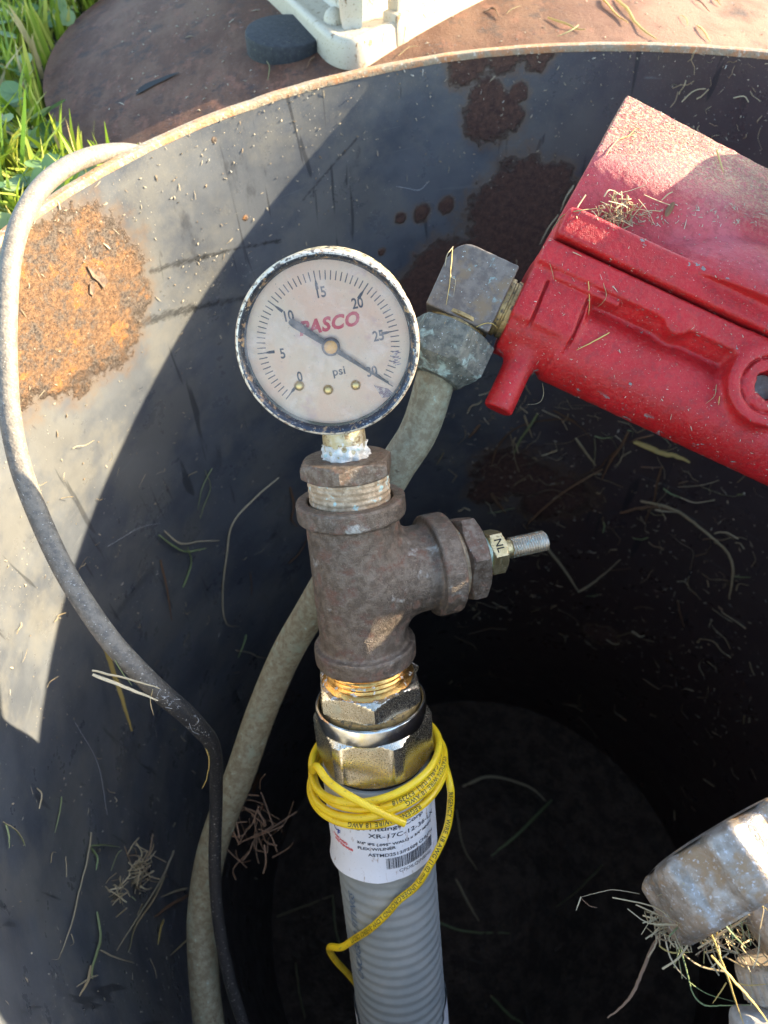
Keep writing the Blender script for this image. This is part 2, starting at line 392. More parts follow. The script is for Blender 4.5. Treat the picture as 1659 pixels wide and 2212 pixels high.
def m_red():
    n = N('chalky_red_paint')
    c = n.mix(n.rng(n.noise(.07, 4), .38, .62), (.36, .0035, .005), (.42, .005, .008))
    up = n.rng(n.noise(.045, 5, .6), .42, .66)
    y = n.xyz()[1]
    upper = n.rng(y, 8, 22)                                     # the cover is chalked by weather
    chalk = n.op('MULTIPLY', n.op('ADD', n.op('MULTIPLY', upper, .9), .07), n.op('ADD', n.op('MULTIPLY', up, .55), .45))
    c = n.mix(chalk, c, (.43, .085, .095))
    sp = n.rng(n.noise(1.7, 3, .5), .69, .72); c = n.mix(sp, c, (.45, .26, .22))
    chip = n.op('MAXIMUM', n.rng(n.noise(.22, 5, .55), .72, .73), n.op('MULTIPLY', n.rng(n.noise(.30, 5, .6), .625, .635), n.op('MAXIMUM', n.rng(n.op('ABSOLUTE', n.op('ADD', y, 6.2)), 1.6, .9), n.op('MAXIMUM', n.rng(n.op('ABSOLUTE', n.op('SUBTRACT', y, 11.8)), 1.3, .7), n.op('MULTIPLY', n.rng(y, -35.0, -36.4), n.rng(y, -42, -40)))))); c = n.mix(chip, c, (.21, .20, .18))
    dust = n.op('MULTIPLY', n.rng(n.noise(.9, 6, .8), .44, .60), n.mf(n.rng(y, 28, 56), .04, 1.0)); c = n.mix(dust, c, (.55, .37, .22))
    grime = n.op('MULTIPLY', n.rng(n.noise(.4, 6, .7), .50, .62), .35); c = n.mix(grime, c, (.16, .02, .02))
    nr = n.bump(n.noise(.45, 5, .6), .35); nr = n.bump(n.noise(2.2, 5), .14, 1, nr); nr = n.bump(chip, -.15, 1, nr); nr = n.bump(dust, .3, 1, nr)
    return n.done(c, n.mf(chalk, .33, .62), 0, nr, spec=.35)
MAT['red'] = m_red()
def m_bhose():
    n = N('dusty_sun_toned_black_hose')
    z = n.xyz()
    f = n.rng(n.noise(.35, 6, .7), .36, .62); g = n.rng(z[2], -95, -60)  # dust and sunlit tone painted above, dark shade tone below
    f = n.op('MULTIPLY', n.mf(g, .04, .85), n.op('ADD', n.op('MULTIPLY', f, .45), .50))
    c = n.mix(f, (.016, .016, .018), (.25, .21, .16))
    s_ = n.rng(n.noise(1.3, 5), .62, .68); c = n.mix(s_, c, (.45, .42, .36))
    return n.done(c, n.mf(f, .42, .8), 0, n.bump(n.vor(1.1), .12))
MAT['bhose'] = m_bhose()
def m_white():
    n = N('dirty_white_plastic'); f = n.rng(n.noise(.25, 6, .7, vec=n.stretch((1, 1, .55))), .56, .66)
    f = n.op('MULTIPLY', f, n.rng(n.xyz()[0], -30, 15, .35, 1.0))
    c = n.mix(f, (.47, .41, .30), (.19, .11, .045)); c = n.mix(n.rng(n.noise(1.0, 4), .60, .68), c, (.26, .18, .10))
    return n.done(c, .45, 0, n.bump(f, .2))
MAT['white'] = m_white()
def m_lid():
    n = N('rusty_brown_lid')
    c = n.mix(n.rng(n.noise(.035, 5, .7, vec=n.stretch((1, .45, 1))), .40, .62), (.10, .045, .025), (.155, .082, .048))
    c = n.mix(n.rng(n.noise(.12, 6, .75, vec=n.stretch((1, .5, 1))), .52, .66), c, (.19, .085, .05))
    c = n.mix(n.rng(n.noise(.3, 6, .8, vec=n.stretch((.5, 1, 1))), .62, .70), c, (.20, .19, .18))
    c = n.mix(n.rng(n.noise(.8, 4, .7), .64, .72), c, (.30, .24, .20))
    c = n.mix(n.op('MULTIPLY', n.rng(n.noise(.06, 7, .8), .52, .62), .7), c, (.045, .034, .030))
    x = n.xyz(); f = n.op('MULTIPLY', n.rng(n.noise(.02, 3), .35, .6), n.rng(x[0], 40, 150)); c = n.mix(f, c, (.27, .14, .09))
    return n.done(c, .75, 0, n.bump(n.noise(.5, 6, .7), .5), spec=.25)
MAT['lid'] = m_lid()
def m_soil():
    n = N('dark_soil'); c = n.mix(n.rng(n.noise(.05, 6, .7), .4, .62), (.060, .038, .025), (.115, .078, .052))
    c = n.mix(n.rng(n.noise(.3, 5, .7), .60, .7), c, (.20, .15, .10))
    return n.done(c, .9, 0, n.bump(n.noise(.12, 6, .7), 6))
MAT['soil'] = m_soil()
def m_ground():
    n = N('turf_soil'); c = n.mix(n.rng(n.noise(.02, 5, .7), .4, .6), (.03, .045, .012), (.07, .055, .03))
    return n.done(c, .9, 0, n.bump(n.noise(.08, 5), 8))
MAT['ground'] = m_ground()
def m_leafy(name, cols, rough=.5, trans=.35, vec=.08):
    n = N(name); g = n.t.nodes.new('ShaderNodeNewGeometry')
    rnd = g.outputs['Random Per Island']
    c = n.mix(n.rng(rnd, 0, .55), cols[0], cols[1]); c = n.mix(n.rng(rnd, .62, .86), c, cols[2]); c = n.mix(n.rng(rnd, .93, .96), c, cols[3])
    n.done(c, rough, 0)
    tl = n.t.nodes.new('ShaderNodeBsdfTranslucent'); n.put(tl.inputs[0], c)
    mx = n.t.nodes.new('ShaderNodeMixShader'); mx.inputs[0].default_value = trans
    n.t.links.new(n.b.outputs[0], mx.inputs[1]); n.t.links.new(tl.outputs[0], mx.inputs[2]); n.t.links.new(mx.outputs[0], n.out.inputs[0])
    return n.m
MAT['grass'] = m_leafy('grass_blades', [(.15, .23, .015), (.30, .38, .03), (.48, .46, .08), (.58, .44, .2)])
MAT['clover'] = m_leafy('clover_leaves', [(.10, .19, .06), (.17, .27, .09), (.30, .38, .14), (.40, .34, .14)], .4, .3)
MAT['straw'] = m_leafy('dry_straw', [(.40, .30, .16), (.54, .43, .25), (.30, .20, .11), (.26, .30, .13)], .65, .15)
MAT['straw_green'] = flatmat('half_dry_green_stalk', (.20, .25, .10), .6)
MAT['straw_brown'] = flatmat('brown_dry_stalk', (.17, .095, .05), .65)
MAT['straw_pale'] = flatmat('pale_dry_stalk', (.46, .38, .24), .65)
MAT['straw_yellow'] = flatmat('yellow_dry_stalk', (.48, .34, .10), .65)
MAT['crumb'] = m_leafy('chaff_crumbs', [(.34, .28, .19), (.45, .38, .27), (.25, .18, .11), (.5, .46, .38)], .8, .05)
MAT['flake'] = patina('rust_scale', ((.13, .085, .06), (.27, .18, .12)), .9, 0, [(.5, .56, .66, (.40, .17, .06), .9, 0)], [(1.2, .5)])
MAT['decay'] = flatmat('decayed_brown_litter', (.07, .048, .03), .8)
MAT['leaf'] = flatmat('dead_brown_leaf', (.16, .075, .03), .6)
MAT['cobweb'] = flatmat('cobweb_thread', (.5, .5, .5), .6)

# ------------------------------------------------------------------ drum (tank access riser)
CX, CY, R = 97.0, 142.0, 264.5
DEPTH = 900.0
def wallpt(u, v, off=0.):
    d = ray(u, v); o = CAM[:2] - (CX, CY); r = R - off
    a = d[0] ** 2 + d[1] ** 2; b = d[0] * o[0] + d[1] * o[1]; c = o @ o - r * r
    t = (-b + math.sqrt(b * b - a * c)) / a; return CAM + d * t, t
BL = [(105, 600, 110), (185, 590, 110), (250, 590, 60), (150, 720, 110), (70, 760, 100), (225, 700, 85), (120, 800, 60), (280, 640, 45),
      (1055, 210, 38), (1065, 250, 52), (1105, 255, 28), (1120, 200, 20),
      (1125, 400, 55), (1080, 470, 70), (1160, 470, 85), (1060, 540, 60), (1190, 400, 45), (1215, 530, 90), (1160, 580, 70),
      (1000, 560, 45), (950, 575, 50), (915, 610, 45), (905, 660, 40),
      (912, 461, 17), (966, 445, 16), (866, 472, 12), (825, 545, 9),
      (1090, 1010, 55), (1150, 1040, 50), (1210, 1070, 55), (1060, 1060, 40), (1170, 1090, 40),
      (1015, 140, 40), (1090, 128, 35), (1165, 122, 30), (462, 302, 5), (530, 470, 6), (1330, 760, 80), (1300, 1370, 30)]
def m_wall():
    n = N('black_coated_steel_drum')
    x = n.xyz()
    ang = n.op('MULTIPLY', n.op('ADD', n.op('ARCTAN2', n.op('SUBTRACT', CX, x[0]), n.op('SUBTRACT', x[1], CY)), math.pi / 2), R)
    cb = n.t.nodes.new('ShaderNodeCombineXYZ'); n.t.links.new(ang, cb.inputs[0]); n.t.links.new(x[2], cb.inputs[1]); uv = cb.outputs[0]
    z = x[2]
    dd = None
    for u, v, rp in BL:
        p, Z = wallpt(u, v); q = n.op('DIVIDE', n.dist(p), rp * Z / F)
        dd = q if dd is None else n.op('MINIMUM', dd, q)
    wob = n.op('ADD', n.op('MULTIPLY', n.op('SUBTRACT', n.noise(.05, 6, .62, uv), .5), 1.5), n.op('MULTIPLY', n.op('SUBTRACT', n.noise(.16, 6, .75, uv), .5), 1.5))
    dw = n.op('ADD', dd, wob)
    rust = n.op('MULTIPLY', n.rng(dw, 1.26, .86), n.rng(n.op('ADD', n.noise(.5, 6, .8, uv), n.op('MULTIPLY', n.rng(dw, 1.1, .6), .35)), .38, .50))
    halo = n.rng(dw, 1.75, 1.0)
    # coating: slate black, chalked and dusty in clouds
    c = n.mix(n.rng(n.noise(.018, 5, .65, uv), .38, .62), (.070, .077, .090), (.108, .115, .125))
    dusty = n.rng(n.noise(.016, 6, .7, uv), .42, .60)
    c = n.mix(n.op('MULTIPLY', dusty, .40), c, (.20, .185, .15))
    low = n.rng(z, -620, -300)                                  # shade of the deep drum painted in, wall darker downwards
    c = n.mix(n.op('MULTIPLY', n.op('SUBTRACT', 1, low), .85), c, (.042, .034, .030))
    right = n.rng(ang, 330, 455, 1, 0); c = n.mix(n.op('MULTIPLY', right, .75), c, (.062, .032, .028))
    fine = n.rng(n.noise(.9, 5, .75, uv), .58, .68)
    nearrim = n.rng(z, -42, -2)
    c = n.mix(n.op('MULTIPLY', fine, n.mf(nearrim, .16, .75)), c, (.30, .26, .18))
    sp = n.op('MULTIPLY', n.rng(n.vor(.33, uv), .12, .05), n.rng(n.noise(.02, 3, .6, uv), .50, .62)); c = n.mix(sp, c, (.46, .42, .33))
    sp2 = n.rng(n.vor(.85, uv), .10, .05); c = n.mix(n.op('MULTIPLY', sp2, .4), c, (.36, .34, .29))
    scr = n.rng(n.noise(.10, 4, .5, n.stretch((1, .09, 1), uv), dist=1.2), .655, .68); c = n.mix(n.op('MULTIPLY', scr, .6), c, (.022, .023, .026))
    scr2 = n.rng(n.noise(.25, 3, .5, n.stretch((.06, 1, 1), uv), dist=.8), .69, .71); c = n.mix(n.op('MULTIPLY', scr2, .35), c, (.16, .17, .17))
    smear = n.rng(n.noise(.035, 6, .75, n.stretch((1, .4, 1), uv)), .60, .70); c = n.mix(n.op('MULTIPLY', smear, .5), c, (.025, .026, .03))
    # rubbed streaks and long scratches
    for A_, B_, wd, k in (((325, 585), (440, 555), 2.2, .8), ((440, 555), (605, 520), 1.6, .9), ((290, 700), (420, 665), 3.2, .8), ((420, 665), (560, 640), 2.4, .8),
                      ((236, 1060), (262, 1150), .9, 1), ((655, 430), (770, 300), 1.0, .7), ((250, 1330), (330, 1230), 3.5, .35), ((205, 1600), (225, 1700), 4, .35), ((1200, 330), (1195, 430), .8, .8)):
        d_ = n.seg(wallpt(*A_)[0], wallpt(*B_)[0]); d_ = n.op('ADD', d_, n.op('MULTIPLY', n.op('SUBTRACT', n.noise(.25, 5, .7, uv), .5), wd * 3.0))
        f_ = n.op('MULTIPLY', n.rng(d_, wd, wd * .3), n.rng(n.noise(.9, 4, .7, n.stretch((.18, 1, 1), uv)), .34, .52)); c = n.mix(n.op('MULTIPLY', f_, k), c, (.028, .028, .028))
    # rust
    hc = n.mix(.75, c, (.17, .10, .05)); c = n.mix(n.op('MULTIPLY', halo, .8), c, hc)
    left_crust = n.rng(ang, 560, 600)                                  # the thick orange crust is on the left side only
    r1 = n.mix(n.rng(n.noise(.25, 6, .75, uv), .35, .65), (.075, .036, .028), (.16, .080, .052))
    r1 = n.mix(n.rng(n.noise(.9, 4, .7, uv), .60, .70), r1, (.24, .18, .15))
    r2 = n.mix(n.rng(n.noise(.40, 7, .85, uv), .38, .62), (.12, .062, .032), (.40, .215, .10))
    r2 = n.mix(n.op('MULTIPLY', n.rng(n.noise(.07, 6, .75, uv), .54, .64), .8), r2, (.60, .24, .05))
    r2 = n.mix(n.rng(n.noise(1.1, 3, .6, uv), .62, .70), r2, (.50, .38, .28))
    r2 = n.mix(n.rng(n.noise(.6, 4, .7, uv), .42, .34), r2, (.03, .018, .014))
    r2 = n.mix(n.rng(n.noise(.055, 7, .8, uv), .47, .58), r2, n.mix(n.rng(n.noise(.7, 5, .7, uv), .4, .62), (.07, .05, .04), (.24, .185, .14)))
    rc = n.mix(left_crust, r1, r2); c = n.mix(rust, c, rc)
    rough = n.mf(rust, n.mf(n.rng(n.noise(.03, 5, .7, uv), .35, .65), .26, .46), .85)
    nr = n.bump(n.noise(.012, 3, .5, uv), 1.2); nr = n.bump(n.noise(.8, 4, .6, uv), .05, 1, nr)
    nr = n.bump(n.op('MULTIPLY', rust, n.op('ADD', n.noise(.55, 7, .85, uv), .35)), n_mm(2.8), 1, nr)
    nr = n.bump(sp, .4, 1, nr)
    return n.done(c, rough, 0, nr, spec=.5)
def n_mm(v): return v
MAT['wall'] = m_wall()
def m_rim():
    n = N('worn_rusty_drum_rim'); c = n.mix(n.rng(n.noise(.08, 5, .7), .42, .6), (.30, .24, .16), (.42, .20, .09))
    c = n.mix(n.rng(n.noise(.5, 5, .7), .55, .66), c, (.50, .44, .34))
    c = n.mix(n.rng(n.noise(.7, 4, .7), .62, .70), c, (.08, .06, .05))
    return n.done(c, .6, .15, n.bump(n.noise(.8, 5), .4))
MAT['rim'] = m_rim()

def drum():
    root = thing('access_drum', 'open black steel drum wall around the pipes, with rust patches and a worn rim', 'drum', frame((CX, CY, 0), (1, 0, 0), (0, 0, 1)))
    n = 720; th = np.linspace(0, 2 * np.pi, n, endpoint=False)
    def ring(r, z): return np.c_[r * np.cos(th), r * np.sin(th), np.full(n, z)]
    zs = list(np.linspace(-DEPTH, -60, 40)) + list(np.linspace(-58, -2, 24)) + [-.6]
    # wall in world coordinates (its material reads positions in the place)
    V, Fc = surf([ring(R, z) + (CX, CY, 0) for z in zs] + [ring(R + 3.2, -.6) + (CX, CY, 0), ring(R + 3.2, -DEPTH) + (CX, CY, 0)], False, False)
    # gentle dents
    ang = np.arctan2(V[:, 1] - CY, V[:, 0] - CX); dr = .8 * np.sin(5 * ang + V[:, 2] * .02) + .5 * np.sin(11 * ang + 1)
    fade = np.clip(-V[:, 2] / 40, 0, 1); dr = dr * fade
    V[:, 0] += dr * np.cos(ang); V[:, 1] += dr * np.sin(ang)
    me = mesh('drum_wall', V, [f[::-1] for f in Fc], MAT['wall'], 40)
    o = obj('drum_wall', me, None, root); o.location = (-CX * S, -CY * S, 0)
    rr = .12 * rng.standard_normal(n)
    V, Fc = surf([ring(R - .35, -3.0), ring(R - .45 , -.9), ring(R - .1, -.05), ring(R + 1.6, .25), ring(R + 3.2, .05), ring(R + 3.6, -1), ring(R + 3.5, -9)], False, False)
    jit = np.tile(np.convolve(np.r_[rr, rr], np.ones(5) / 3, 'same')[:n], 7); V[:, 2] += jit
    obj('rim', (V, [f[::-1] for f in Fc]), MAT['rim'], root)
    return np.array([v.co[:] for v in me.vertices]) / S, [tuple(p.vertices) for p in me.polygons]
DV, DF = drum()
BVH = {'wall': BVHTree.FromPolygons([tuple(v) for v in DV], DF)}
def world_mesh(o):
    bpy.context.view_layer.update()
    mw = o.matrix_world; return [tuple(((mw @ v.co) / S)[:]) for v in o.data.vertices], [tuple(p.vertices) for p in o.data.polygons]
def add_bvh(key, *objs):
    VV, FF = [], []
    for o in objs:
        v, f = world_mesh(o); k = len(VV); VV += v; FF += [tuple(i + k for i in q) for q in f]
    BVH[key] = BVHTree.FromPolygons(VV, FF)
def cast(u, v, keys=None, off=0.4):
    d = Vector(norm(ray(u, v))); best = None
    for k, t in BVH.items():
        if keys and k not in keys: continue
        loc, nr, i, ds = t.ray_cast(Vector(CAM), d)
        if loc is not None and (best is None or ds < best[2]):
            if nr.dot(d) > 0: nr = -nr
            best = (np.array(loc), np.array(nr), ds)
    if best is None: return None
    return best[0] + best[1] * off, best[1]

# ------------------------------------------------------------------ ground, soil
GZ = -46.0
def ground():
    n = 96; th = np.linspace(0, 2 * np.pi, n, endpoint=False)
    rs = [R + 1.5, R + 40, R + 200, R + 900, 4000, 20000, 90000]
    rings = []
    for i, r in enumerate(rs):
        z = GZ + (0 if r > 3000 else 1) * (rng.random(n) * 8 - 4) * (0 if i == 0 else 1)
        rings.append(np.c_[CX + r * np.cos(th), CY + r * np.sin(th), z * np.ones(n)])
    obj('ground', surf(rings, False, False), MAT['ground'], kind='structure', smooth=180)
    # soil inside the drum, heaped over the tank
    k = 90; g = np.linspace(-1, 1, k); V, idx, Fc = [], {}, []
    for i, a in enumerate(g):
        for j, b in enumerate(g):
            # square to disc
            x = a * math.sqrt(1 - b * b / 2) * (R + 2); y = b * math.sqrt(1 - a * a / 2) * (R + 2)
            r = math.hypot(x + 60, y - 20) / R
            z = -DEPTH + 30 + 95 * math.exp(-(r / .62) ** 4) + rng.random() * 5
            V.append((CX + x, CY + y, z))
    for i in range(k - 1):
        for j in range(k - 1): a = i * k + j; Fc.append((a, a + k, a + k + 1, a + 1))
    o = obj('soil_floor', (V, Fc), MAT['soil'], kind='structure', smooth=180); add_bvh('soil', o)
ground()

# ------------------------------------------------------------------ lid on the grass
LC, LR = np.array([52., 553.]), 258.0
def lidz(r): return GZ + 2 + 36 * (1 - (np.clip(r / LR, 0, 1)) ** 3.2)
def lid():
    root = thing('drum_lid', 'rusty brown domed steel lid lying on the grass behind the drum', 'lid', frame((LC[0], LC[1], GZ), (1, 0, 0), (0, 0, 1)))
    n = 200; th = np.linspace(0, 2 * np.pi, n, endpoint=False); rings = []
    prof = [(LR + 1, 1.0), (LR + 2.2, 4), (LR + 1.4, 8)] + [(r, None) for r in LR * (1 - np.linspace(0, 1, 40)[1:] ** 1.3 * .995)]
    V = []
    for r, z in prof:
        zz = (lidz(r) - GZ + 5 * (r / LR) ** 6) if z is None else z
        V.append(np.c_[r * np.cos(th), r * np.sin(th), np.full(n, zz) + .5 * np.sin(3 * th + r * .03)])
    V, Fc = surf(V, False, True)
    wp = V[:, :2] + LC - (CX, CY); ins = np.hypot(wp[:, 0], wp[:, 1]) < R + 5.5    # notched where it meets the drum
    Fc = [f for f in Fc if not all(ins[i] for i in f)]
    k = R + 4.2
    for i in np.nonzero(ins)[0]:
        q = norm(wp[i]) * k; V[i, :2] = q + (CX, CY) - LC
    o = obj('lid_shell', (V, Fc), MAT['lid'], root, smooth=50)
    o2 = o
    add_bvh('lid', o)
    P = [(294, 206, .6), (304, 197, 3.0), (318, 188, 3.6), (335, 180, 3.0), (352, 173, 2.4), (370, 165, 1.8), (387, 159, .4)]
    pts = [(cast(u, v, ['lid'], .15)[0], wd) for u, v, wd in P]
    up = []
    lo = []
    d = norm(pts[-1][0] - pts[0][0]); sd_ = np.cross((0, 0, 1), d)
    for p, wd in pts: up.append(p + sd_ * wd); lo.append(p - sd_ * wd)
    V = np.array(up + lo) - (LC[0], LC[1], GZ); V[:, 2] += .5; k = len(pts)
    obj('slot', (V, [(i, i + 1, k + i + 1, k + i) for i in range(k - 1)]), MAT['dark'], root, smooth=0)
lid()

# ------------------------------------------------------------------ rubber puck and white plastic housing on the lid
def puck():
    c = np.array([-42., 462.]); zt = -5; zb = -14
    m = frame((c[0], c[1], zb), (1, 0, 0), (0.05, -.03, 1))
    o = obj('rubber_puck', revolve([(21.5, -3), (22.8, -2), (22.8, zt - zb - 1.6), (22.2, zt - zb - .4), (21.2, zt - zb), (1, zt - zb)], 72), MAT['rubber'], m=m,
        label='round black rubber puck lying on the rusty lid, half under the white plastic housing', cat='rubber puck')
    add_bvh('puck', o)
puck()
def housing():
    zb = -14.0
    O = at(745, 120, 390); root = None
    def pz(u, v, z): d = ray(u, v); return (CAM + d * ((z - CAM[2]) / d[2]))[:2]
    A = pz(563, 0, zb); B = pz(698, 132, zb); C_ = pz(800, 146, zb); D_ = pz(1085, 0, zb)
    dl = norm(A - B); dr = norm(D_ - C_)
    A = B + dl * 230; D_ = C_ + dr * 260
    # corner as a quadratic curve between the two straight sides
    den = np.linalg.solve(np.c_[dl, -dr], C_ - B); K = B + dl * den[0]
    cor = [(1 - t) ** 2 * B + 2 * t * (1 - t) * (K * .88 + (B + C_) / 2 * .12) + t * t * C_ for t in np.linspace(0, 1, 14)]
    out = np.array([A] + cor + [D_, A + (D_ - C_)])
    org = np.array([B[0], B[1], zb]); m = frame(org, (1, 0, 0), (0, 0, 1))
    root = thing('plastic_housing', 'dirty white plastic housing with a rounded corner standing on the rusty lid', 'plastic housing', m)
    ctr = out.mean(0)
    def inset(P, d):
        P = np.asarray(P); n = len(P); Q = []
        for i in range(n):
            e1 = norm(P[i] - P[i - 1]); e2 = norm(P[(i + 1) % n] - P[i]); nn = norm(e1 + e2); nn = np.array([-nn[1], nn[0]])
            if nn @ (ctr - P[i]) < 0: nn = -nn
            Q.append(P[i] + nn * d)
        return np.array(Q)
    def loop(d, z): Q = inset(out, d) - org[:2]; return np.c_[Q, np.full(len(Q), z)]
    V, Fc = surf([loop(1.2, 0), loop(0, 1), loop(0.6, 12.5), loop(1.6, 14.6), loop(3.2, 15.4), loop(5, 15.2), loop(7.5, 14.2), loop(9, 14)], False, True)
    a = obj('base', (V, Fc), MAT['white'], root, smooth=50)
    V, Fc = surf([loop(19, 13.5), loop(21, 15), loop(22, 19), loop(24, 60), loop(25, 110)], False, True)
    # the tower takes a rounder outline
    b = obj('tower', (V, Fc), MAT['white'], root, smooth=60)
    k = pz(722, 42, zb + 15) - org[:2]
    c = obj('knob', radial([13.5, 14, 16, 18, 19.5, 20.6, 21.0], lambda th, z: math.sqrt(max(1.0, 49 - max(0, z - 14) ** 2)) * .86, 40, False, True, *k), MAT['white'], root, smooth=60)
    # rib and its foot on the right side wall
    q = pz(856, 68, zb + 8) - org[:2]; w2 = dr * 8
    ang = math.atan2(dr[1], dr[0]); Rz = np.array([[math.cos(ang), -math.sin(ang), 0], [math.sin(ang), math.cos(ang), 0], [0, 0, 1]])
    obj('rib', rbox((q[0] , q[1] , 60), (6, 8, 96), 1, 2, Rz), MAT['white'], root)
    obj('rib_foot', rbox((q[0] , q[1] - 1.5, 11), (11, 11, 16), 1.2, 2, Rz), MAT['white'], root)
    add_bvh('housing', a, b)
housing()

# ------------------------------------------------------------------ riser frame
A0 = np.array([-12.1, 13.2, -236.]); Dc = norm((.079, -.937, -.341))
ff = np.array([0, 0, 1.]); ff = norm(ff - ff @ Dc * Dc)
Xc = np.cross(-Dc, ff); Xc = norm(Xc) if np.cross(-Dc, ff)[0] > 0 else -norm(np.cross(-Dc, ff))
# local frame: x right, z up the pipe, y away from the viewer
RF = frame(CAM + M @ A0, M @ Xc, M @ -Dc)
def oncyl(u, v, Rr):                          # hit of the ray with a cylinder about the riser -> local point
    o = tol(RF, CAM); d = ray(u, v) @ RF[:3, :3]
    a = d[0] ** 2 + d[1] ** 2; b = d[0] * o[0] + d[1] * o[1]; c = o[0] ** 2 + o[1] ** 2 - Rr * Rr
    t = (-b - math.sqrt(max(b * b - a * c, 0))) / a; return o + d * t
def cylpt(Rr, ph, s):                         # ph: 0 right, 90 front, 180 left
    p = math.radians(ph); return np.array([Rr * math.cos(p), -Rr * math.sin(p), -s])

# ---- tee with plugs
def threads(r, z0, z1, pitch, depth, n=72):
    zs = np.arange(z0, z1 + 1e-6, pitch / 6)
    return radial(zs, lambda th, z: r + depth * np.cos(2 * np.pi * z / pitch + th), n)
BR = None
def tee():
    global BR
    root = thing('pipe_tee', 'brown cast iron pipe tee with hex plugs below the pressure gauge', 'pipe fitting', RF)
    # branch frame in riser-local axes
    bd = norm(np.array([.945, .148, -.29]) @ np.c_[Xc, np.cross(-Dc, Xc), -Dc]); bd[2] = 0; bd = norm(bd)
    c0 = np.array([0, 0, -40.0])
    h = .55; lo = (-24, -24, -76); P = grid(lo, (42, 30, -2), h)
    X, Y, Z = P
    rr = np.sqrt(X ** 2 + Y ** 2)
    body = scyl(P, 2, (0, 0), 15.9, -67, -12, .8)
    tb = (X * bd[0] + Y * bd[1]); px = X - tb * bd[0]; py = Y - tb * bd[1]; rb = np.sqrt(px ** 2 + py ** 2 + (Z + 40) ** 2)
    def bc(r, a, b, rd):
        d = rb - r + rd; e = np.abs(tb - (a + b) / 2) - (b - a) / 2 + rd
        return np.minimum(np.maximum(d, e), 0) + np.sqrt(np.maximum(d, 0) ** 2 + np.maximum(e, 0) ** 2) - rd
    D = su(body, bc(15.6, 0, 30, .8), 7)
    D = su(D, scyl(P, 2, (0, 0), 18.5, -15.3, -8.5, 1.0), 1.6)
    D = su(D, scyl(P, 2, (0, 0), 18.4, -70.2, -63.5, 1.0), 1.6)
    D = su(D, bc(18.6, 26.2, 34.3, 1.0), 1.6)
    # raised casting marks and ribs
    D = D + .12 * np.sin(X * 1.7 + 1.3 * np.sin(Z * .9)) * np.sin(Y * 1.9 + Z * .6) * .6
    # recessed mouths
    D = ss(D, scyl(P, 2, (0, 0), 14.4, -12, -4), .6); D = ss(D, scyl(P, 2, (0, 0), 14.6, -74, -67), .6); D = ss(D, bc(14.4, 31.5, 40, 0), .6)
    obj('tee_body', sdf_mesh('tee_body', D, lo, h, MAT['iron']), None, root)
    BR = frame(tow(RF, c0), RF[:3, 2], RF[:3, :3] @ bd)
    L = np.linalg.inv(RF) @ BR                # branch in riser-local
    def toL(VF): return tow(L, VF[0]), VF[1]
    # top bushing
    obj('top_nipple', threads(13.6, -12.5, -.2, 1.9, .16), MAT['thread'], root)
    obj('top_bushing', hexnut(16.3, -.9, 5.6, 263 + 180 - 60 * 2), MAT['iron_hex'], root, smooth=25)
    # side plug
    obj('side_nipple', toL(threads(13.6, 31.5, 38.2, 1.9, .3)), MAT['thread'], root)
    obj('side_plug', toL(hexnut(16.6, 37.2, 45.2, 12)), MAT['iron_hex'], root, smooth=25)
    obj('sealant_ring', toL(radial(np.linspace(44.8, 49.3, 8), lambda th, z: 7.0 + .4 * np.sin(3 * th + z) + .25 * np.sin(7 * th), 40)), MAT['verdigris'], root)
    hx = obj('brass_plug', toL(hexnut(8.7, 49, 55.4, 20)), MAT['brass'], root)
    obj('plug_stem', toL(revolve([(3.5, 55), (3.6, 57), (3.4, 59.6)], 32)), MAT['brass'], root)
    obj('threaded_tip', toL(threads(3.75, 59.4, 74.2, 1.05, .28, 36)), MAT['steel_thread'], root)
    V, Fc = glyphs('NL', 3.0, .06)            # stamped on the face turned to the viewer
    V = V - V.mean(0)
    # face direction in branch frame: the flat closest to the camera
    cl = tol(BR, CAM); ca = math.atan2(cl[1], cl[0]); k = round((math.degrees(ca) - 20 - 30) / 60) * 60 + 50; ka = math.radians(k)
    nrm = np.array([math.cos(ka), math.sin(ka), 0]); ax = np.array([0, 0, 1.])
    bx = norm(np.cross(nrm, ax)) ; 
    # read downwards across the flat
    dn = tol(L, (0, 0, 0)) * 0; down = -np.array([1., 0, 0]); tx = norm(down - down @ nrm * nrm); ty = norm(np.cross(nrm, tx))
    Vw = nrm * (8.7 * .866 + .03) + ax * 52.2 + np.outer(V[:, 0], tx) + np.outer(V[:, 1], ty)
    obj('stamp', (tow(L, Vw), Fc), MAT['dark'], hx, smooth=0)
tee()

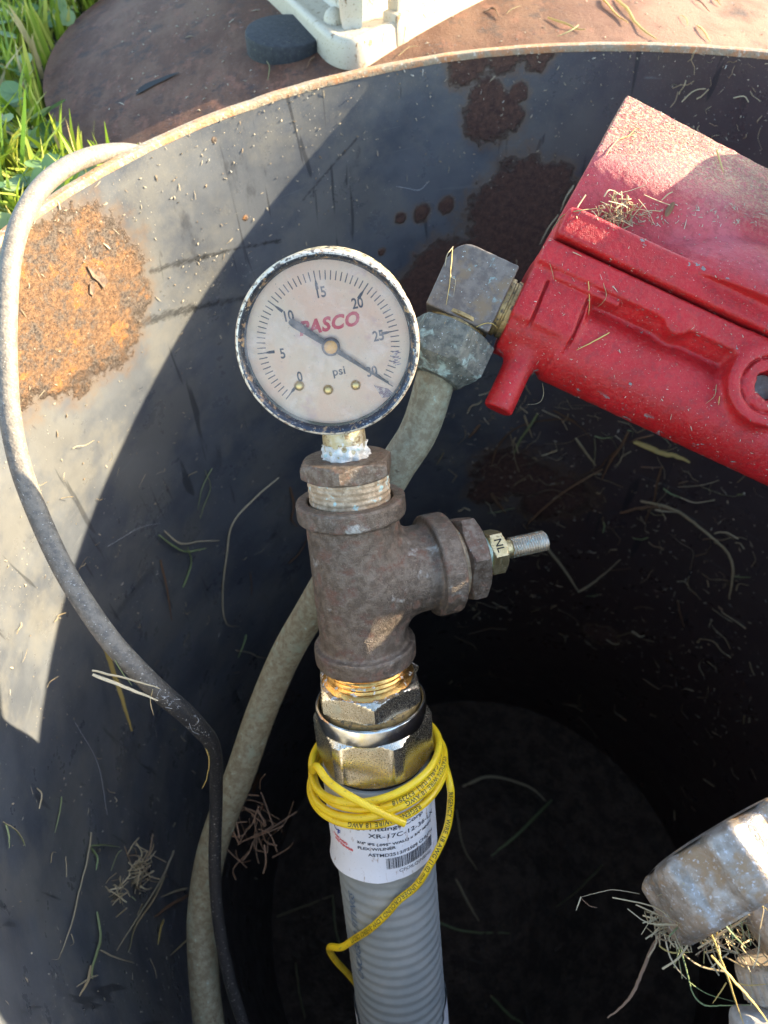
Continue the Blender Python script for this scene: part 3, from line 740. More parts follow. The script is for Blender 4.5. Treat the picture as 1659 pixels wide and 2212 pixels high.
# ---- pressure gauge
def gauge():
    fc = np.array([-1.7, -12.0, 42.3])
    # gauge frame: origin at face centre, z = out of the face
    gm = frame(tow(RF, fc), M @ Xc, RF[:3, :3] @ norm([-.03, -1., -.085]))
    root = thing('pressure_gauge', 'round pressure gauge reading in psi with worn black bezel on top of the iron tee', 'pressure gauge', gm)
    # x right, y up, z towards viewer
    case = revolve([(20, -23), (25.6, -22.2), (26.8, -21), (26.9, -4), (26.7, -3.2)], 96, True, False)
    obj('case', case, MAT['case'], root)
    bez = surf([np.c_[r * np.cos(t), r * np.sin(t), np.full(128, z)] for t in [np.linspace(0, 2 * np.pi, 128, endpoint=False)]
                for r, z in [(25.6, -5.5), (26.9, -5.2), (27.35, -4.4), (27.5, -2.2), (27.3, -.6), (26.9, .1), (26.3, .25)]], False, False)
    obj('bezel_edge', bez, MAT['bezel_edge'], root)
    bz2 = surf([np.c_[r * np.cos(t), r * np.sin(t), np.full(128, z)] for t in [np.linspace(0, 2 * np.pi, 128, endpoint=False)]
                for r, z in [(26.35, .27), (25.9, .15), (25.5, -.4), (25.0, -1.4), (24.8, -2.0)]], False, False)
    obj('bezel', bz2, MAT['bezel'], root)
    obj('seat_ring', surf([np.c_[r * np.cos(t), r * np.sin(t), np.full(96, z)] for t in [np.linspace(0, 2 * np.pi, 96, endpoint=False)]
                for r, z in [(24.9, -2.1), (24.6, -2.1), (24.55, -4.2)]], False, False), MAT['dark'], root)
    di = obj('dial', revolve([(24.8, -4.3), (24.8, -4.1), (.5, -4.1)], 96), MAT['dial'], root)
    ob_x = (837 - 857) * .0407
    zt = -4.05
    parts = []
    def quad(b, r0, r1, w0, w1, z=zt):       # radial bar at bearing b (cw from up)
        a = math.radians(90 - b); d = np.array([math.cos(a), math.sin(a)]); s_ = np.array([-d[1], d[0]])
        return [(*(d * r0 + s_ * w0), z), (*(d * r1 + s_ * w1), z), (*(d * r1 - s_ * w1), z), (*(d * r0 - s_ * w0), z)], [(0, 1, 2, 3)]
    B0, BS = -5.0, 43.8 / 5
    for k in range(0, 61):
        v = k / 2; b = B0 + (v - 15) * BS
        if k % 10 == 0: parts += [quad(b, 18.6, 21.6, .18, .15), quad(b, 17.9, 19.0, .42, .18), quad(b, 16.4, 17.9, .45, .42)]
        else: parts.append(quad(b, 18.9, 21.5, .17, .13))
    tk = obj('tick_marks', join(parts), MAT['ink'], di, smooth=0)
    cr, sr = math.cos(math.radians(6)), math.sin(math.radians(6)); Rt = np.array([[cr, -sr, 0], [sr, cr, 0], [0, 0, 1]])
    def put(name, s, size, x, y, mat, bold=.09, shear=0, space=1.0, xs=.80):
        V, Fc = glyphs(s, size, bold, 'CENTER', shear, space); V[:, 0] *= xs
        V[:, 1] -= size / 2; V = V @ Rt.T + (x, y, zt + .02)
        obj(name, (V, Fc), mat, di, smooth=0)
    k = .0407; cx, cy = 837, 912
    for s, x, y in (('0', 597, 1128), ('5', 492, 945), ('10', 568, 678), ('15', 822, 530), ('20', 1080, 625), ('25', 1213, 870), ('30', 1142, 1130)):
        put('numeral', s, 3.1, (x - cx) * k, -(y - cy) * k, MAT['ink'])
    put('unit_text', 'psi', 2.6, (895 - cx) * k, -(1108 - cy) * k, MAT['ink'], .05, 0, 1.05, 1.0)
    put('maker_text', 'PASCO', 4.0, (852 - cx) * k, -(755 - cy) * k, MAT['red_ink'], .24, .28, 1.10, .98)
    for x, y in ((585, 1200), (800, 1248), (1012, 1228)):
        V, Fc = revolve([(1.55, 0), (1.55, .35), (1.25, .8), (.7, 1.05)], 28); obj('rivet', (V + ((x - cx) * k, -(y - cy) * k, zt), Fc), MAT['rivet'], di)
    sm = []
    for i in range(9):
        x0, y0 = (1150 + i * 12 - cx) * k, -(1240 + i * 4 - cy) * k; sm.append(([(x0, y0, zt + .03), (x0 + .25, y0, zt + .03), (x0 + 2.6, y0 - 4.2 + .2 * i, zt + .03), (x0 + 2.2, y0 - 4.2 + .2 * i, zt + .03)], [(0, 3, 2, 1)]))
    for i in range(8):
        x0, y0 = (1330 + 14 * math.sin(i * 2.1) - cx) * k, -(1000 + i * 14 - cy) * k; sm.append(([(x0 - 1, y0, zt + .03), (x0 - 1, y0 - .22, zt + .03), (x0 + 1, y0 + .1, zt + .03), (x0 + 1, y0 + .4, zt + .03)], [(0, 1, 2, 3)]))
    obj('ink_smudge', join(sm), MAT['smudge'], di, smooth=0)
    # pointer
    P0 = np.array([(857 - cx) * k, -(922 - cy) * k]); b = math.radians(90 - 127.2); d = np.array([math.cos(b), math.sin(b)]); s_ = np.array([-d[1], d[0]])
    def pp(t, w_): return [P0 + d * t + s_ * w_, P0 + d * t - s_ * w_]
    rows = [pp(-14.3, .5), pp(-14.0, .85), pp(-13.2, 1.1), pp(-12, 1.15), pp(-4.5, .95), pp(-2.8, .85), pp(0, .85), pp(2.8, .75), pp(6, .62), pp(12, .44), pp(18, .27), pp(22.3, .13)]
    V = []; z0, z1 = -3.15, -2.85
    for a, c in rows: V += [(*a, z1), (*c, z1), (*c, z0), (*a, z0)]
    Fc = [(0, 1, 2, 3)]
    for i in range(len(rows) - 1):
        for j in range(4): a = i * 4 + j; bq = i * 4 + (j + 1) % 4; Fc.append((a, a + 4, bq + 4, bq))
    Fc.append((len(V) - 1, len(V) - 2, len(V) - 3, len(V) - 4))
    pt = obj('pointer', (V, Fc), MAT['pointer'], root, smooth=30)
    V, Fc = revolve([(2.75, z0 - .4), (2.75, -2.7), (2.5, -2.5), (1.9, -2.5)], 40); obj('pointer_hub', (V + (*P0, 0), Fc), MAT['pointer'], pt)
    V, Fc = revolve([(2.0, -2.6), (2.0, -2.35), (1.6, -2.15), (.35, -2.12)], 36); obj('hub_pin', (V + (*P0, 0), Fc), MAT['orange_brass_bright'], pt)
    ln = obj('lens', revolve([(24.9, -2.05), (24.9, -1.85), (12, -1.45), (.5, -1.35)], 96, False, True), MAT['lens'], root, smooth=60)
    # connection stem below the case
    st = np.linalg.inv(gm) @ RF
    def loc(VF): return tow(st, VF[0]), VF[1]
    obj('stem', loc(revolve([(6.9, 2), (7.0, 6), (7.1, 11), (7.0, 14), (6.8, 15.5)], 40)), MAT['stem'], root)
    obj('stem_sealant', loc(radial(np.linspace(5.2, 10.5, 12), lambda th, z: 7.15 + (10.5 - z) * .10 + (1.6 if z < 6 else .0) * np.maximum(0, np.sin(th * 1.0 + .9)) ** 2 * (6.2 - z)
                     + .35 * np.sin(5 * th + 2 * z) + .3 * np.sin(11 * th - z) + .25 * np.sin(17 * th), 90)), MAT['paste'], root, smooth=80)
    add_bvh('gauge', di)
gauge()

# ---- compression nut, sleeve and hose
def riser():
    root = thing('flexible_gas_riser', 'grey corrugated riser hose with white printed label and big plated compression nuts under the tee', 'riser hose', RF)
    neck = obj('gold_thread', threads(15.0, -80, -67, 1.8, .3), MAT['gold'], root)
    V, Fc = radial([-79.9, -79.0, -78.2, -77.6], lambda th, z: {0: 18.5}.get(0) - (0 if z < -79.5 else 0) - (-79.9 - z) * -1.6, 72, False, False)
    n1 = hexnut(20.4, -87.6, -78.2, -85 + 180, True, True, 144, 1.0, 1.4)
    a = obj('upper_nut', n1, MAT['zinc'], root, smooth=25)
    obj('thread_shoulder', revolve([(17.2, -78.3), (16.9, -77.9), (15.2, -76.9), (14.9, -76.0)], 96, False, False), MAT['gold'], root)
    obj('smeared_sealant', radial([-78.25, -78.0, -77.8], lambda th, z: 17.9 - (z + 78.25) * 3 + .8 * np.sin(5 * th + 1) + .5 * np.sin(13 * th), 120, False, False), MAT['zinc_paste'], root)
    obj('nut_neck_ring', revolve([(18.5, -90.5), (18.5, -87.0)], 72), MAT['orange_brass'], root)  # rust-stained brass neck between the two nuts
    ring = surf([np.c_[r * np.cos(t), r * np.sin(t), np.full(144, z)] for t in [np.linspace(0, 2 * np.pi, 144, endpoint=False)]
                for r, z in [(20.6, -95), (20.75, -94), (20.75, -89.0), (20.5, -88.5), (19.9, -88.3), (19.5, -88.6), (19.2, -90)]], False, False)
    obj('compression_ring', ring, MAT['ring'], root)
    n2 = hexnut(23.4, -113.6, -93.6, -97 + 30 + 180, True, True, 168, .97, 1.1)
    b = obj('compression_nut', n2, MAT['zinc'], root, smooth=25)
    # raised fin marks on two corners
    for ph in (-67 + 180 + 180, -127 + 180 + 180):
        pa = math.radians(ph); 
    obj('inner_collar', revolve([(19.2, -122), (19.2, -112.5)], 64), MAT['dark'], root)
    sl = obj('sleeve', revolve([(20.6, -158), (20.9, -157), (20.9, -116), (20.3, -115)], 96), MAT['hose'], root)
    # paper label wrapped round the sleeve, its lower left corner lifting
    def labsurf(ph0, ph1, s0, s1, r):
        na, ns = 80, 12; V, Fc = [], []
        for i in range(ns + 1):
            for j in range(na + 1):
                ph = ph0 + (ph1 - ph0) * j / na; t = i / ns
                s1_ = s1 + (3.2 * max(0, (-ph - 35) / 50) ** 1.2 if ph < -35 else 0)
                lift = 1.4 * max(0, t - .86) / .14 * (1 if ph < -8 else max(0, 1 - (ph + 8) / 20))
                p = math.radians(ph); rr = r + lift * .8 + .12 * math.sin(ph * .11)
                V.append((rr * math.sin(p), -rr * math.cos(p), -(s0 + (s1_ - s0) * t)))
        for i in range(ns):
            for j in range(na): q = i * (na + 1) + j; Fc.append((q, q + na + 1, q + na + 2, q + 1))
        V = np.array(V); n = len(V); q = np.hypot(V[:, 0], V[:, 1])[:, None]; Vi = V.copy(); Vi[:, :2] *= (q - .15) / q
        return np.vstack([V, Vi]), Fc + [tuple(i + n for i in f[::-1]) for f in Fc]
    lb = obj('paper_label', labsurf(-92, 118, 116.5, 155.6, 21.45), MAT['label'], root, smooth=60)
    def wrap(name, s, size, a0, s0, mat=MAT['label_ink'], bold=.03, slope=0., xs=1.0, rad=21.62, shear=0, width=None):
        V, Fc = glyphs(s, size, bold, 'LEFT', shear, 1.0, 1.2)
        if width: xs = width / (V[:, 0].max() - V[:, 0].min())
        a = a0 + V[:, 0] * xs; ss_ = s0 - V[:, 1] + slope * (a - a0); p = a / 21.6
        r_ = rad + .12 * np.sin(np.degrees(p) * .11)
        obj(name, (np.c_[r_ * np.sin(p), -r_ * np.cos(p), -ss_], Fc), mat, lb, smooth=0)
    wrap('print_line', 'Chicago Fittings Corp', 1.75, -19.6, 131.2, width=37.5)
    wrap('print_line', 'XR-17C-12-36-LX', 1.95, -5.0, 134.4, slope=.06, width=30)
    wrap('print_line', '3/4" IPS (.095" WALL) x 3/4" MNPT', 1.15, -9.9, 137.9, slope=.035, bold=.045, width=33)
    wrap('print_line', 'FLEX W/LINER', 1.25, -9.8, 140.6, slope=-.02, bold=.04, width=14.6)
    wrap('print_line', 'ASTMD2513/F2509 CHLJ7H', 1.5, -5.8, 143.4, slope=.01, width=29)
    wrap('print_line', 'CFOILQ(NBH6)', 1.5, 5.3, 152.0, slope=.03, bold=0, width=16)
    wrap('print_line', 'Built: 02/2024   182329', 1.25, -25.5, 157.6, slope=-.15, bold=0, width=26.5)
    wrap('logo', 'C', 3.2, -21.6, 136.8, MAT['label_blue'], .10, 0, .8, shear=.2)
    wrap('logo', 'F', 2.6, -19.6, 138.2, MAT['label_blue'], .10, 0, 1.0, shear=.25)
    wrap('logo_text', 'CHICAGO', 1.1, -22.6, 140.4, MAT['label_red'], .08, .06, width=8.4)
    wrap('logo_text', 'FITTINGS', 1.1, -21.6, 142.3, MAT['label_red'], .08, .06, width=9.6)
    # bar code
    parts = []; x = 0.8; rb_ = random.Random(3)
    while x < 22:
        wd = rb_.choice((.16, .16, .3, .44)); rows = []
        for q in (x, x + wd):
            p = q / 21.6; r_ = 21.62 + .12 * math.sin(math.degrees(p) * .11); 
            for s_ in (144.4 + .02 * q, 149.6 + .02 * q): rows.append((r_ * math.sin(p), -r_ * math.cos(p), -s_))
        parts.append((rows, [(0, 1, 3, 2)])); x += wd + rb_.choice((.17, .22, .34))
    obj('bar_code', join(parts), MAT['label_ink'], lb, smooth=0)
    # hose with shallow helical ridges, bending down to the soil at its foot
    n = 96; zs = np.arange(-420, -154, .55); th = np.linspace(0, 2 * np.pi, n, endpoint=False); rings = []
    rad = lambda z: 19.95 + .16 * np.sin(2 * np.pi * (z + th / (2 * np.pi) * 5.4 * 1) / 5.4) * (1 if z < -160 else .6)
    bend = lambda s_: max(0, s_ - 275)
    down = (np.array([0, 0, -1.]) @ RF[:3, :3])
    for z in zs[::-1]:
        q = bend(-z) / 145.; sh = down * 22 * q * q
        rings.append(np.c_[rad(z) * np.cos(th), rad(z) * np.sin(th), np.full(n, z)] + sh)
    V, Fc = surf(rings[::-1], True, True)
    hs = obj('corrugated_hose', (V, Fc), MAT['hose'], root, smooth=180)
    def hprint(s, size, ph, s0):              # reads up the hose
        V, Fc = glyphs(s, size, .03, 'LEFT', .2, 1.0, 1.4)
        p = math.radians(ph) - V[:, 1] / 20.; ss_ = s0 - V[:, 0]
        r_ = 20.25; obj('hose_print', (np.c_[r_ * np.sin(p), -r_ * np.cos(p), -ss_], Fc), MAT['hose_ink'], hs, smooth=0)
    hprint('& FITTINGS', 3.4, -42, 192)
    hprint('CHICAGO', 3.4, -43, 216)
    V, Fc = radial(np.linspace(-300, -246, 12), lambda th, z: 20.9 + 0 * th, 96, False, False)
    keep = []
    for f in Fc:
        c = V[list(f)].mean(0); ph = math.degrees(math.atan2(c[0], -c[1]))
        if c[2] < -246 - max(0, (70 - ph)) * .35 * (1 if ph > -60 else 0) and (ph > 2 or ph < -66 or c[2] < -270): keep.append(f)
    obj('lower_label', (V, keep), MAT['label'], root, smooth=60)
    add_bvh('riser', a, b, sl, hs)
riser()

# ---- yellow tracer wire
def on_wire(path, r, s0, text, size, name, parent, lift=.05):
    seg = np.linalg.norm(np.diff(path, axis=0), axis=1); L = np.r_[0, np.cumsum(seg)]
    V, Fc = glyphs(text, size, .035, 'LEFT', 0, 1.08, .9)
    l = s0 + V[:, 0]
    c = np.array([np.interp(l, L, path[:, i]) for i in range(3)]).T
    e = .4; c2 = np.array([np.interp(l + e, L, path[:, i]) for i in range(3)]).T; c1 = np.array([np.interp(l - e, L, path[:, i]) for i in range(3)]).T
    t = c2 - c1; t /= np.linalg.norm(t, axis=1)[:, None]
    o = CAM - c; o -= (o * t).sum(1)[:, None] * t; o /= np.linalg.norm(o, axis=1)[:, None]
    up = np.cross(o, t); be = (V[:, 1] - size / 2) / r
    p = c + (r + lift) * (np.cos(be)[:, None] * o + np.sin(be)[:, None] * up)
    obj(name, (p, Fc), MAT['wire_ink'], parent, smooth=0)
def wire():
    rw = 1.42
    P = []
    # the cut end, lying over the coils
    for u, v, rr_ in ((874, 1778, 31.5), (836, 1762, 30.5), (789, 1738, 29.5), (740, 1711, 28.6), (705, 1684, 27.6), (684, 1654, 26.6)): P.append(oncyl(u, v, rr_))
    # local angle where we are now
    q = P[-1]; ph0 = math.degrees(math.atan2(-q[1], q[0])); 
    phs = np.arange(ph0 + 24, 1790, 14)
    for ph in phs:
        t = (ph - 450) / 360.; rr_ = 25.0 + .9 * math.sin(math.radians(ph) * .7 + 1) * .5 + (.9 if ph > 900 else 0) + .5 * (t > 2)
        s_ = 114.3 + 2.75 * t - 3.4 * math.cos(math.radians(ph)) + .8 * math.sin(math.radians(ph * 1.5))
        P.append(cylpt(rr_, ph, s_))
    for u, v, rr_ in ((971, 1690, 29), (974, 1727, 29.5), (966, 1790, 29), (936, 1855, 27), (901, 1912, 24), (861, 1944, 22.6), (841, 1968, 22.4), (802, 2005, 23.6)): P.append(oncyl(u, v, rr_))
    wpt = [tow(RF, p) for p in P]
    wpt += [at(765, 2029, 287), at(737, 2047, 292), at(713, 2045, 298), at(714, 2058, 308), at(729, 2080, 318), at(752, 2104, 328), at(775, 2135, 338), at(800, 2190, 352), at(820, 2300, 380)]
    path = crom(wpt, 7)
    if DBG: print('WZ', [round(float(np.dot(M[:,2], CAM - p))) for p in wpt[-18:]])
    # smooth a little
    for _ in range(4): path[1:-1] = (path[:-2] + 2 * path[1:-1] + path[2:]) / 4
    root = thing('tracer_wire', 'yellow insulated wire coiled round the riser below the big nut', 'wire', frame(path[0], (1, 0, 0), (0, 0, 1)))
    def L(p): return np.asarray(p) - path[0]
    V, Fc = tube(L(path), rw, 20); obj('insulation', (V, Fc), MAT['wire'], root, smooth=70)
    d = norm(path[0] - path[2]); b1 = norm(np.cross(d, (0, 0, 1))); b2 = np.cross(d, b1); 
    for i in range(5):
        a = i * 1.25; o = b1 * math.cos(a) * .38 + b2 * math.sin(a) * .38
        obj('copper_strand', tube(np.array([d * -.4 + o, d * .25 + o, d * (.35 + .1 * (i % 2)) + o]), .17, 8), MAT['copper_strand'], root)
    seg = np.r_[0, np.cumsum(np.linalg.norm(np.diff(path, axis=0), axis=1))]
    base = sum(1 for _ in range(6))
    def arc_at(local_ph):                     # arc length at coil angle
        i = 6 + np.argmin(abs(phs - local_ph)); return seg[min(i * 7, len(seg) - 1)]
    holder = bpy.data.objects.new('print', None)
    pr = root
    def wtext(a, s): 
        seg2 = path; on = on_wire
        V, Fc = None, None
        _on(a, s)
    def _on(a, s):
        segl = seg; Vg, Fg = glyphs(s, 1.65, .045, 'LEFT', 0, 1.10, .9)
        l = a + Vg[:, 0]
        def ev(x): return np.array([np.interp(x, segl, path[:, i]) for i in range(3)]).T
        c = ev(l); t = ev(l + .4) - ev(l - .4); t /= np.linalg.norm(t, axis=1)[:, None]
        o = CAM - c; o -= (o * t).sum(1)[:, None] * t; o /= np.linalg.norm(o, axis=1)[:, None]
        up = np.cross(o, t); be = (Vg[:, 1] - .82) / rw
        p = c + (rw + .06) * (np.cos(be)[:, None] * o + np.sin(be)[:, None] * up)
        obj('print', (L(p), Fg), MAT['wire_ink'], root, smooth=0)
    _on(arc_at(690), 'LOW-ENERGY CIRCUIT CABLE [UL]  E323918')
    _on(arc_at(1095), 'STATION WIRE 18 AWG')
    _on(arc_at(1500), 'REGENCY WIRE 18 AWG')
    e = seg[(6 + len(phs)) * 7]
    _on(e + 3, 'REGENCY WIRE 18 AWG (1.02 mm\u00b2) UNDERGROUND LOW-ENERGY CIRCUIT')
    bpy.data.objects.remove(holder)
wire()

# ------------------------------------------------------------------ red regulator
Z0 = 235.0
_c, _s = math.cos(math.radians(25)), math.sin(math.radians(25))
GF = np.eye(4); GF[:3, 0] = M @ np.array([_c, -_s, 0]); GF[:3, 1] = M @ np.array([_s, _c, 0]); GF[:3, 2] = M @ np.array([0, 0, 1.]); GF[:3, 3] = at(1190, 520, Z0)
def gl(u, v, z=0.):                           # pixel -> regulator-local at depth z
    return tol(GF, at(u, v, Z0 - z))
def regulator():
    root = thing('gas_regulator', 'large red painted cast gas regulator with dusty cover on the right side of the drum', 'regulator', GF)
    h = .7; lo = (-4, -60, -42); P = grid(lo, (128, 6, 6), h); X, Y, Z = P
    A = bb(P, -1.2, 126, -7.2, 1.2, -32, 0, 1.1)
    B = su(scyl(P, 0, (-19.5, -19.5), 16.5, -1.2, 21, 1.2), bb(P, -1.2, 21, -26, -4, -37, -3.0, 1.3), 2)
    C = scyl(P, 0, (-22.8, -19), 15.0, 18, 126, .5)
    pk = bb(P, 18, 126, -24, -4, -38, -13, 1)
    D = su(su(A, B, 3), su(C, pk, 5), 2.5)
    D = su(D, bb(P, 20, 75, -9.0, -5, -37, -6, 1.5), 5)
    st = scyl(P, 1, (9.0, -16), 5.2, -55, -34, .7); stt = st - .015 * (-34 - Y) * .3
    D = su(D, stt, 4.5)
    D = su(D, scyl(P, 2, (85.5, -13), 13.6, -30, 1.2, 1.2), 3)
    D = su(D, bb(P, 73, 98, -12, 0, -24, .2, 1), 3)
    D = su(D, scyl(P, 2, (50, -6.6), 4.0, -12, .0, 1), 3)
    D = su(D, bb(P, 6, 30, -9.8, -7.6, -8, -1.4, .8), .8)
    D = su(D, bb(P, 40, 52, -19.5, -18, -20, -8.5, .7), 1.5)
    # grooves either side of the left block
    for x0 in (5.6, 20.4):
        g = np.sqrt((X - x0 + .04 * (Y + 24)) ** 2 + (np.maximum(np.abs(Z + 3.0 + np.maximum(0, -(Y + 24)) * .28 + np.maximum(0, -(Y + 32)) * .6) - 1.2, 0)) ** 2) - .42
        g = np.maximum(g, np.maximum(Y + 10.5, -36.5 - Y)); D = ss(D, g, .5)
    # socket in the boss
    D = ss(D, np.maximum(np.abs(np.sqrt((X - 85.5) ** 2 + (Y + 13) ** 2) - 9.2) - .45, -Z - .0), .5)
    hx = np.maximum.reduce([np.abs((X - 85.5) * math.cos(a) + (Y + 13) * math.sin(a)) for a in (0.2, 0.2 + np.pi / 3, .2 + 2 * np.pi / 3)]) - 4.6
    D = ss(D, np.maximum(hx, -Z - 5), .4)
    D += .05 * np.sin(X * 1.1 + Y) * np.sin(Y * 1.4 - Z)
    a = obj('regulator_body', sdf_mesh('regulator_body', D, lo, h, MAT['red']), None, root)
    V, Fc = revolve([(7.8, -.5), (7.8, 1.3), (7.2, 1.8), (5.6, 1.8)], 48, True, False); V += (85.5, -13, 0)
    # gasket in the gap
    # cover
    lo = (-6, 0, -42); P = grid(lo, (132, 78, 12), h); X, Y, Z = P
    T = .1                                   # slope of the cover plate away from the viewer
    pl = gl(1361, 194, -21.); pr_ = gl(1655, 361, -21.)
    n_ = math.sqrt(1 + T * T)
    Fl = bb(P, .6, 130, 2.5, 12.2, -27, 1.6, 1.5)
    Zs = -8.5 + .20 * np.minimum(Y - 12, 24) - .016 * np.maximum(0, Y - 27) ** 2 * (Y < 45) - (.016 * 324 + .576 * (Y - 45)) * (Y >= 45)
    plate = np.maximum((Z - Zs) / n_, -(Z - Zs + 17) / n_)
    sl = (pr_[1] - pl[1]) / (pr_[0] - pl[0]); edge = (Y - (pl[1] + sl * (X - pl[0]))) / math.sqrt(1 + sl * sl)
    kx = (pl[0] + .9) / (pl[1] - 2.5)
    side = (-.9 + kx * (Y - 2.5)) - X
    pd = np.maximum.reduce([plate, edge, side, 2.5 - Y, X - 130]) + .5
    D = su(pd - .5, Fl, 1.6)
    # bead along the flange top and recess line
    D = su(D, np.sqrt((Y - 12.2) ** 2 + (Z - .8) ** 2) - 1.1 + np.maximum(0, 4 - X) * .3, .8)
    e = np.sqrt(((X - 78) / 54) ** 2 + ((Y - 2) / 37) ** 2 + ((Z + 20) / 28) ** 2); el = (e - 1) * 24
    el = np.maximum(el, 10 - Y)
    el = np.maximum(el, -27 - Z); D = su(D, el, 1.5)
    D = su(D, scyl(P, 1, (50.8, -3.5), 5.2, 10, 17.5, 1.4), .8)
    D = su(D, scyl(P, 1, (110, -3.5), 5.2, 10, 17.5, 1.4), .8)
    D += .05 * np.sin(X * 1.2 + Y) * np.sin(Y * 1.3 - Z)
    b = obj('regulator_cover', sdf_mesh('regulator_cover', D, lo, h, MAT['red']), None, root)
    bc_ = tol(GF, (197., 231., -30.)); up_ = GF[:3, :3].T @ np.array([.05, -.1, 1.])  # unseen cylinder, added to shade the cover from the low sun
    bf = frame(bc_, (1, 0, 0), up_)
    bv = radial([46, 50, 56, 66, 69, 71, 76, 78], lambda th, z: (46 if z < 67 else 46 - (z - 66) * 1.2 if z < 72 else 30) + .6 * np.cos(24 * th) * (z > 70), 96)
    obj('added_shade_cylinder', (tow(bf, bv[0]), bv[1]), MAT['red'], root)
    oc = frame(tol(GF, (244., 181., -70.)), (1, 0, 0), GF[:3, :3].T @ np.array([0, 0, 1.]))  # unseen casing, added to keep stray sun off the lower left wall
    ov = radial([0, 4, 50, 64, 70], lambda th, z: 60 - max(0, z - 50) * .5 + 0 * th, 72)
    obj('added_shade_casing', (tow(oc, ov[0]), ov[1]), MAT['red'], root)
    obj('gasket', rbox((62, 1.9, -15), (122, 1.6, 22), .2), MAT['dark'], root)
    obj('socket_plug', (lambda q: (q[0] + (85.5, -13, -4.6), q[1]))(revolve([(4.2, 0), (4.2, .6), (1.5, .6)], 24)), MAT['elbow'], root)
    V, Fc = revolve([(3.2, 0), (3.4, .3), (3.0, 1.6), (2.5, 2.0)], 24)
    add_bvh('regulator', a, b)
regulator()

# ------------------------------------------------------------------ copper pipe, elbow and flare nut
def pipe():
    root = thing('copper_gas_pipe', 'greenish oxidised copper pipe with brass elbow, running down behind the tee from the red regulator', 'pipe', GF)
    h = .5; lo = (-34, -38, -36); P = grid(lo, (0, -3, -2), h); X, Y, Z = P
    t = math.radians(-9); yc, zc = -21.5, -17
    Y2 = yc + (Y - yc) * math.cos(t) - (Z - zc) * math.sin(t); Z2 = zc + (Y - yc) * math.sin(t) + (Z - zc) * math.cos(t)
    Q = (X, Y2, Z2)
    D = bb(Q, -29.3, -5.6, -32.5, -8.4, -30, -6.2, .5)
    # rounded outer corner
    cr = 7.0; dx = -(X - (-28.8 + cr)); dy = Y2 - (-8.4 - cr)
    corner = np.where((dx > 0) & (dy > 0), np.sqrt(dx ** 2 + dy ** 2) - cr, -1e3); D = np.maximum(D, corner)
    D = D + .04 * np.sin(X * 1.3) * np.sin(Y * 1.1)
    a = obj('elbow', sdf_mesh('elbow', D, lo, h, MAT['elbow']), None, root)
    th_ = lambda VF, c: (np.c_[VF[0][:, 2] + c[0], VF[0][:, 0] + c[1], VF[0][:, 1] + c[2]], VF[1])      # z axis -> x
    b = obj('brass_shoulder', th_(revolve([(10.2, 0), (10.4, .3), (10.4, 2.2), (9.6, 2.5), (9.6, 3.0), (10.3, 3.3), (10.3, 7)], 64), (-6.2, -21, -17.5)), MAT['orange_brass'], root)
    dn = lambda VF, c: (np.c_[VF[0][:, 0] + c[0], -VF[0][:, 2] + c[1], VF[0][:, 1] + c[2]], VF[1])      # z axis -> -y
    c0 = np.array([-16.2, -31.5, -17.5])
    obj('nut_collar', dn(revolve([(10.6, 0), (10.6, 1.2), (9.4, 1.6), (9.4, 4.6)], 64), c0), MAT['orange_brass'], root)
    def rf(th, z):
        r = hexr(th, 15.6, math.radians(14)); 
        if z < 1: r = np.minimum(r, 12.6 + z * 1.7)
        if z > 12.5: r = np.minimum(r, 14.8 - (z - 12.5) * .95)
        if z > 17: r = r * 0 + 10.8 - (z - 17) * .9
        return r
    c = obj('flare_nut', dn(radial([0, .4, 1, 1.8, 5, 9, 11, 12, 13.2, 14.4, 15.6, 16.8, 17.4, 18.6], rf, 120), c0 + (0, -4.0, 0)), MAT['flare'], root, smooth=22)
    s0 = tow(GF, c0 + (0, -18, 0)); s1 = tow(GF, c0 + (-.3, -30, 0))
    pts = [s0, at(908, 925, 263), at(855, 1010, 268), at(795, 1115, 276), at(735, 1215, 288), at(672, 1320, 312), at(616, 1417, 326), at(562, 1545, 334), at(520, 1668, 339), at(480, 1768, 343), at(452, 1862, 345), at(436, 1985, 344), at(441, 2119, 341), at(454, 2230, 340), at(480, 2380, 350), at(520, 2600, 400)]
    path = crom(pts, 9)
    for _ in range(3): path[1:-1] = (path[:-2] + 2 * path[1:-1] + path[2:]) / 4
    d = obj('copper_tube', (lambda q: (tol(GF, q[0]), q[1]))(tube(path, 7.15, 36)), MAT['copper'], root, smooth=180)
    add_bvh('pipe', a, c, d)
pipe()

# ------------------------------------------------------------------ black rubber hose on the left
def bhose():
    pts = [(360, 350, 352), (320, 335, 338), (270, 327, 322), (210, 334, 304), (145, 360, 286), (87, 408, 269), (45, 480, 256), (22, 570, 248), (14, 680, 243), (14, 790, 241), (22, 900, 241), (45, 1010, 242), (82, 1110, 243), (130, 1215, 243), (180, 1300, 242), (240, 1385, 242), (300, 1450, 246), (352, 1500, 252),
           (402, 1542, 261), (436, 1578, 272), (454, 1600, 280), (465, 1635, 292), (467, 1690, 306), (466, 1770, 316), (464, 1860, 322), (468, 1950, 326), (480, 2040, 329), (500, 2130, 331), (525, 2210, 334), (565, 2330, 345)]
    path = crom([at(*p) for p in pts], 8)
    for _ in range(1): path[1:-1] = (path[:-2] + 2 * path[1:-1] + path[2:]) / 4
    k = len(path); r = np.interp(np.linspace(0, 1, k), [0, .1, .4, .6, .72, 1], [3.3, 3.6, 3.5, 3.6, 2.9, 2.7])
    o = obj('rubber_hose', tube(path, r, 32), MAT['bhose'], smooth=180, label='black rubber hose, dusty and painted sunlit grey where it loops over the drum rim', cat='hose')
    add_bvh('bhose', o)
bhose()

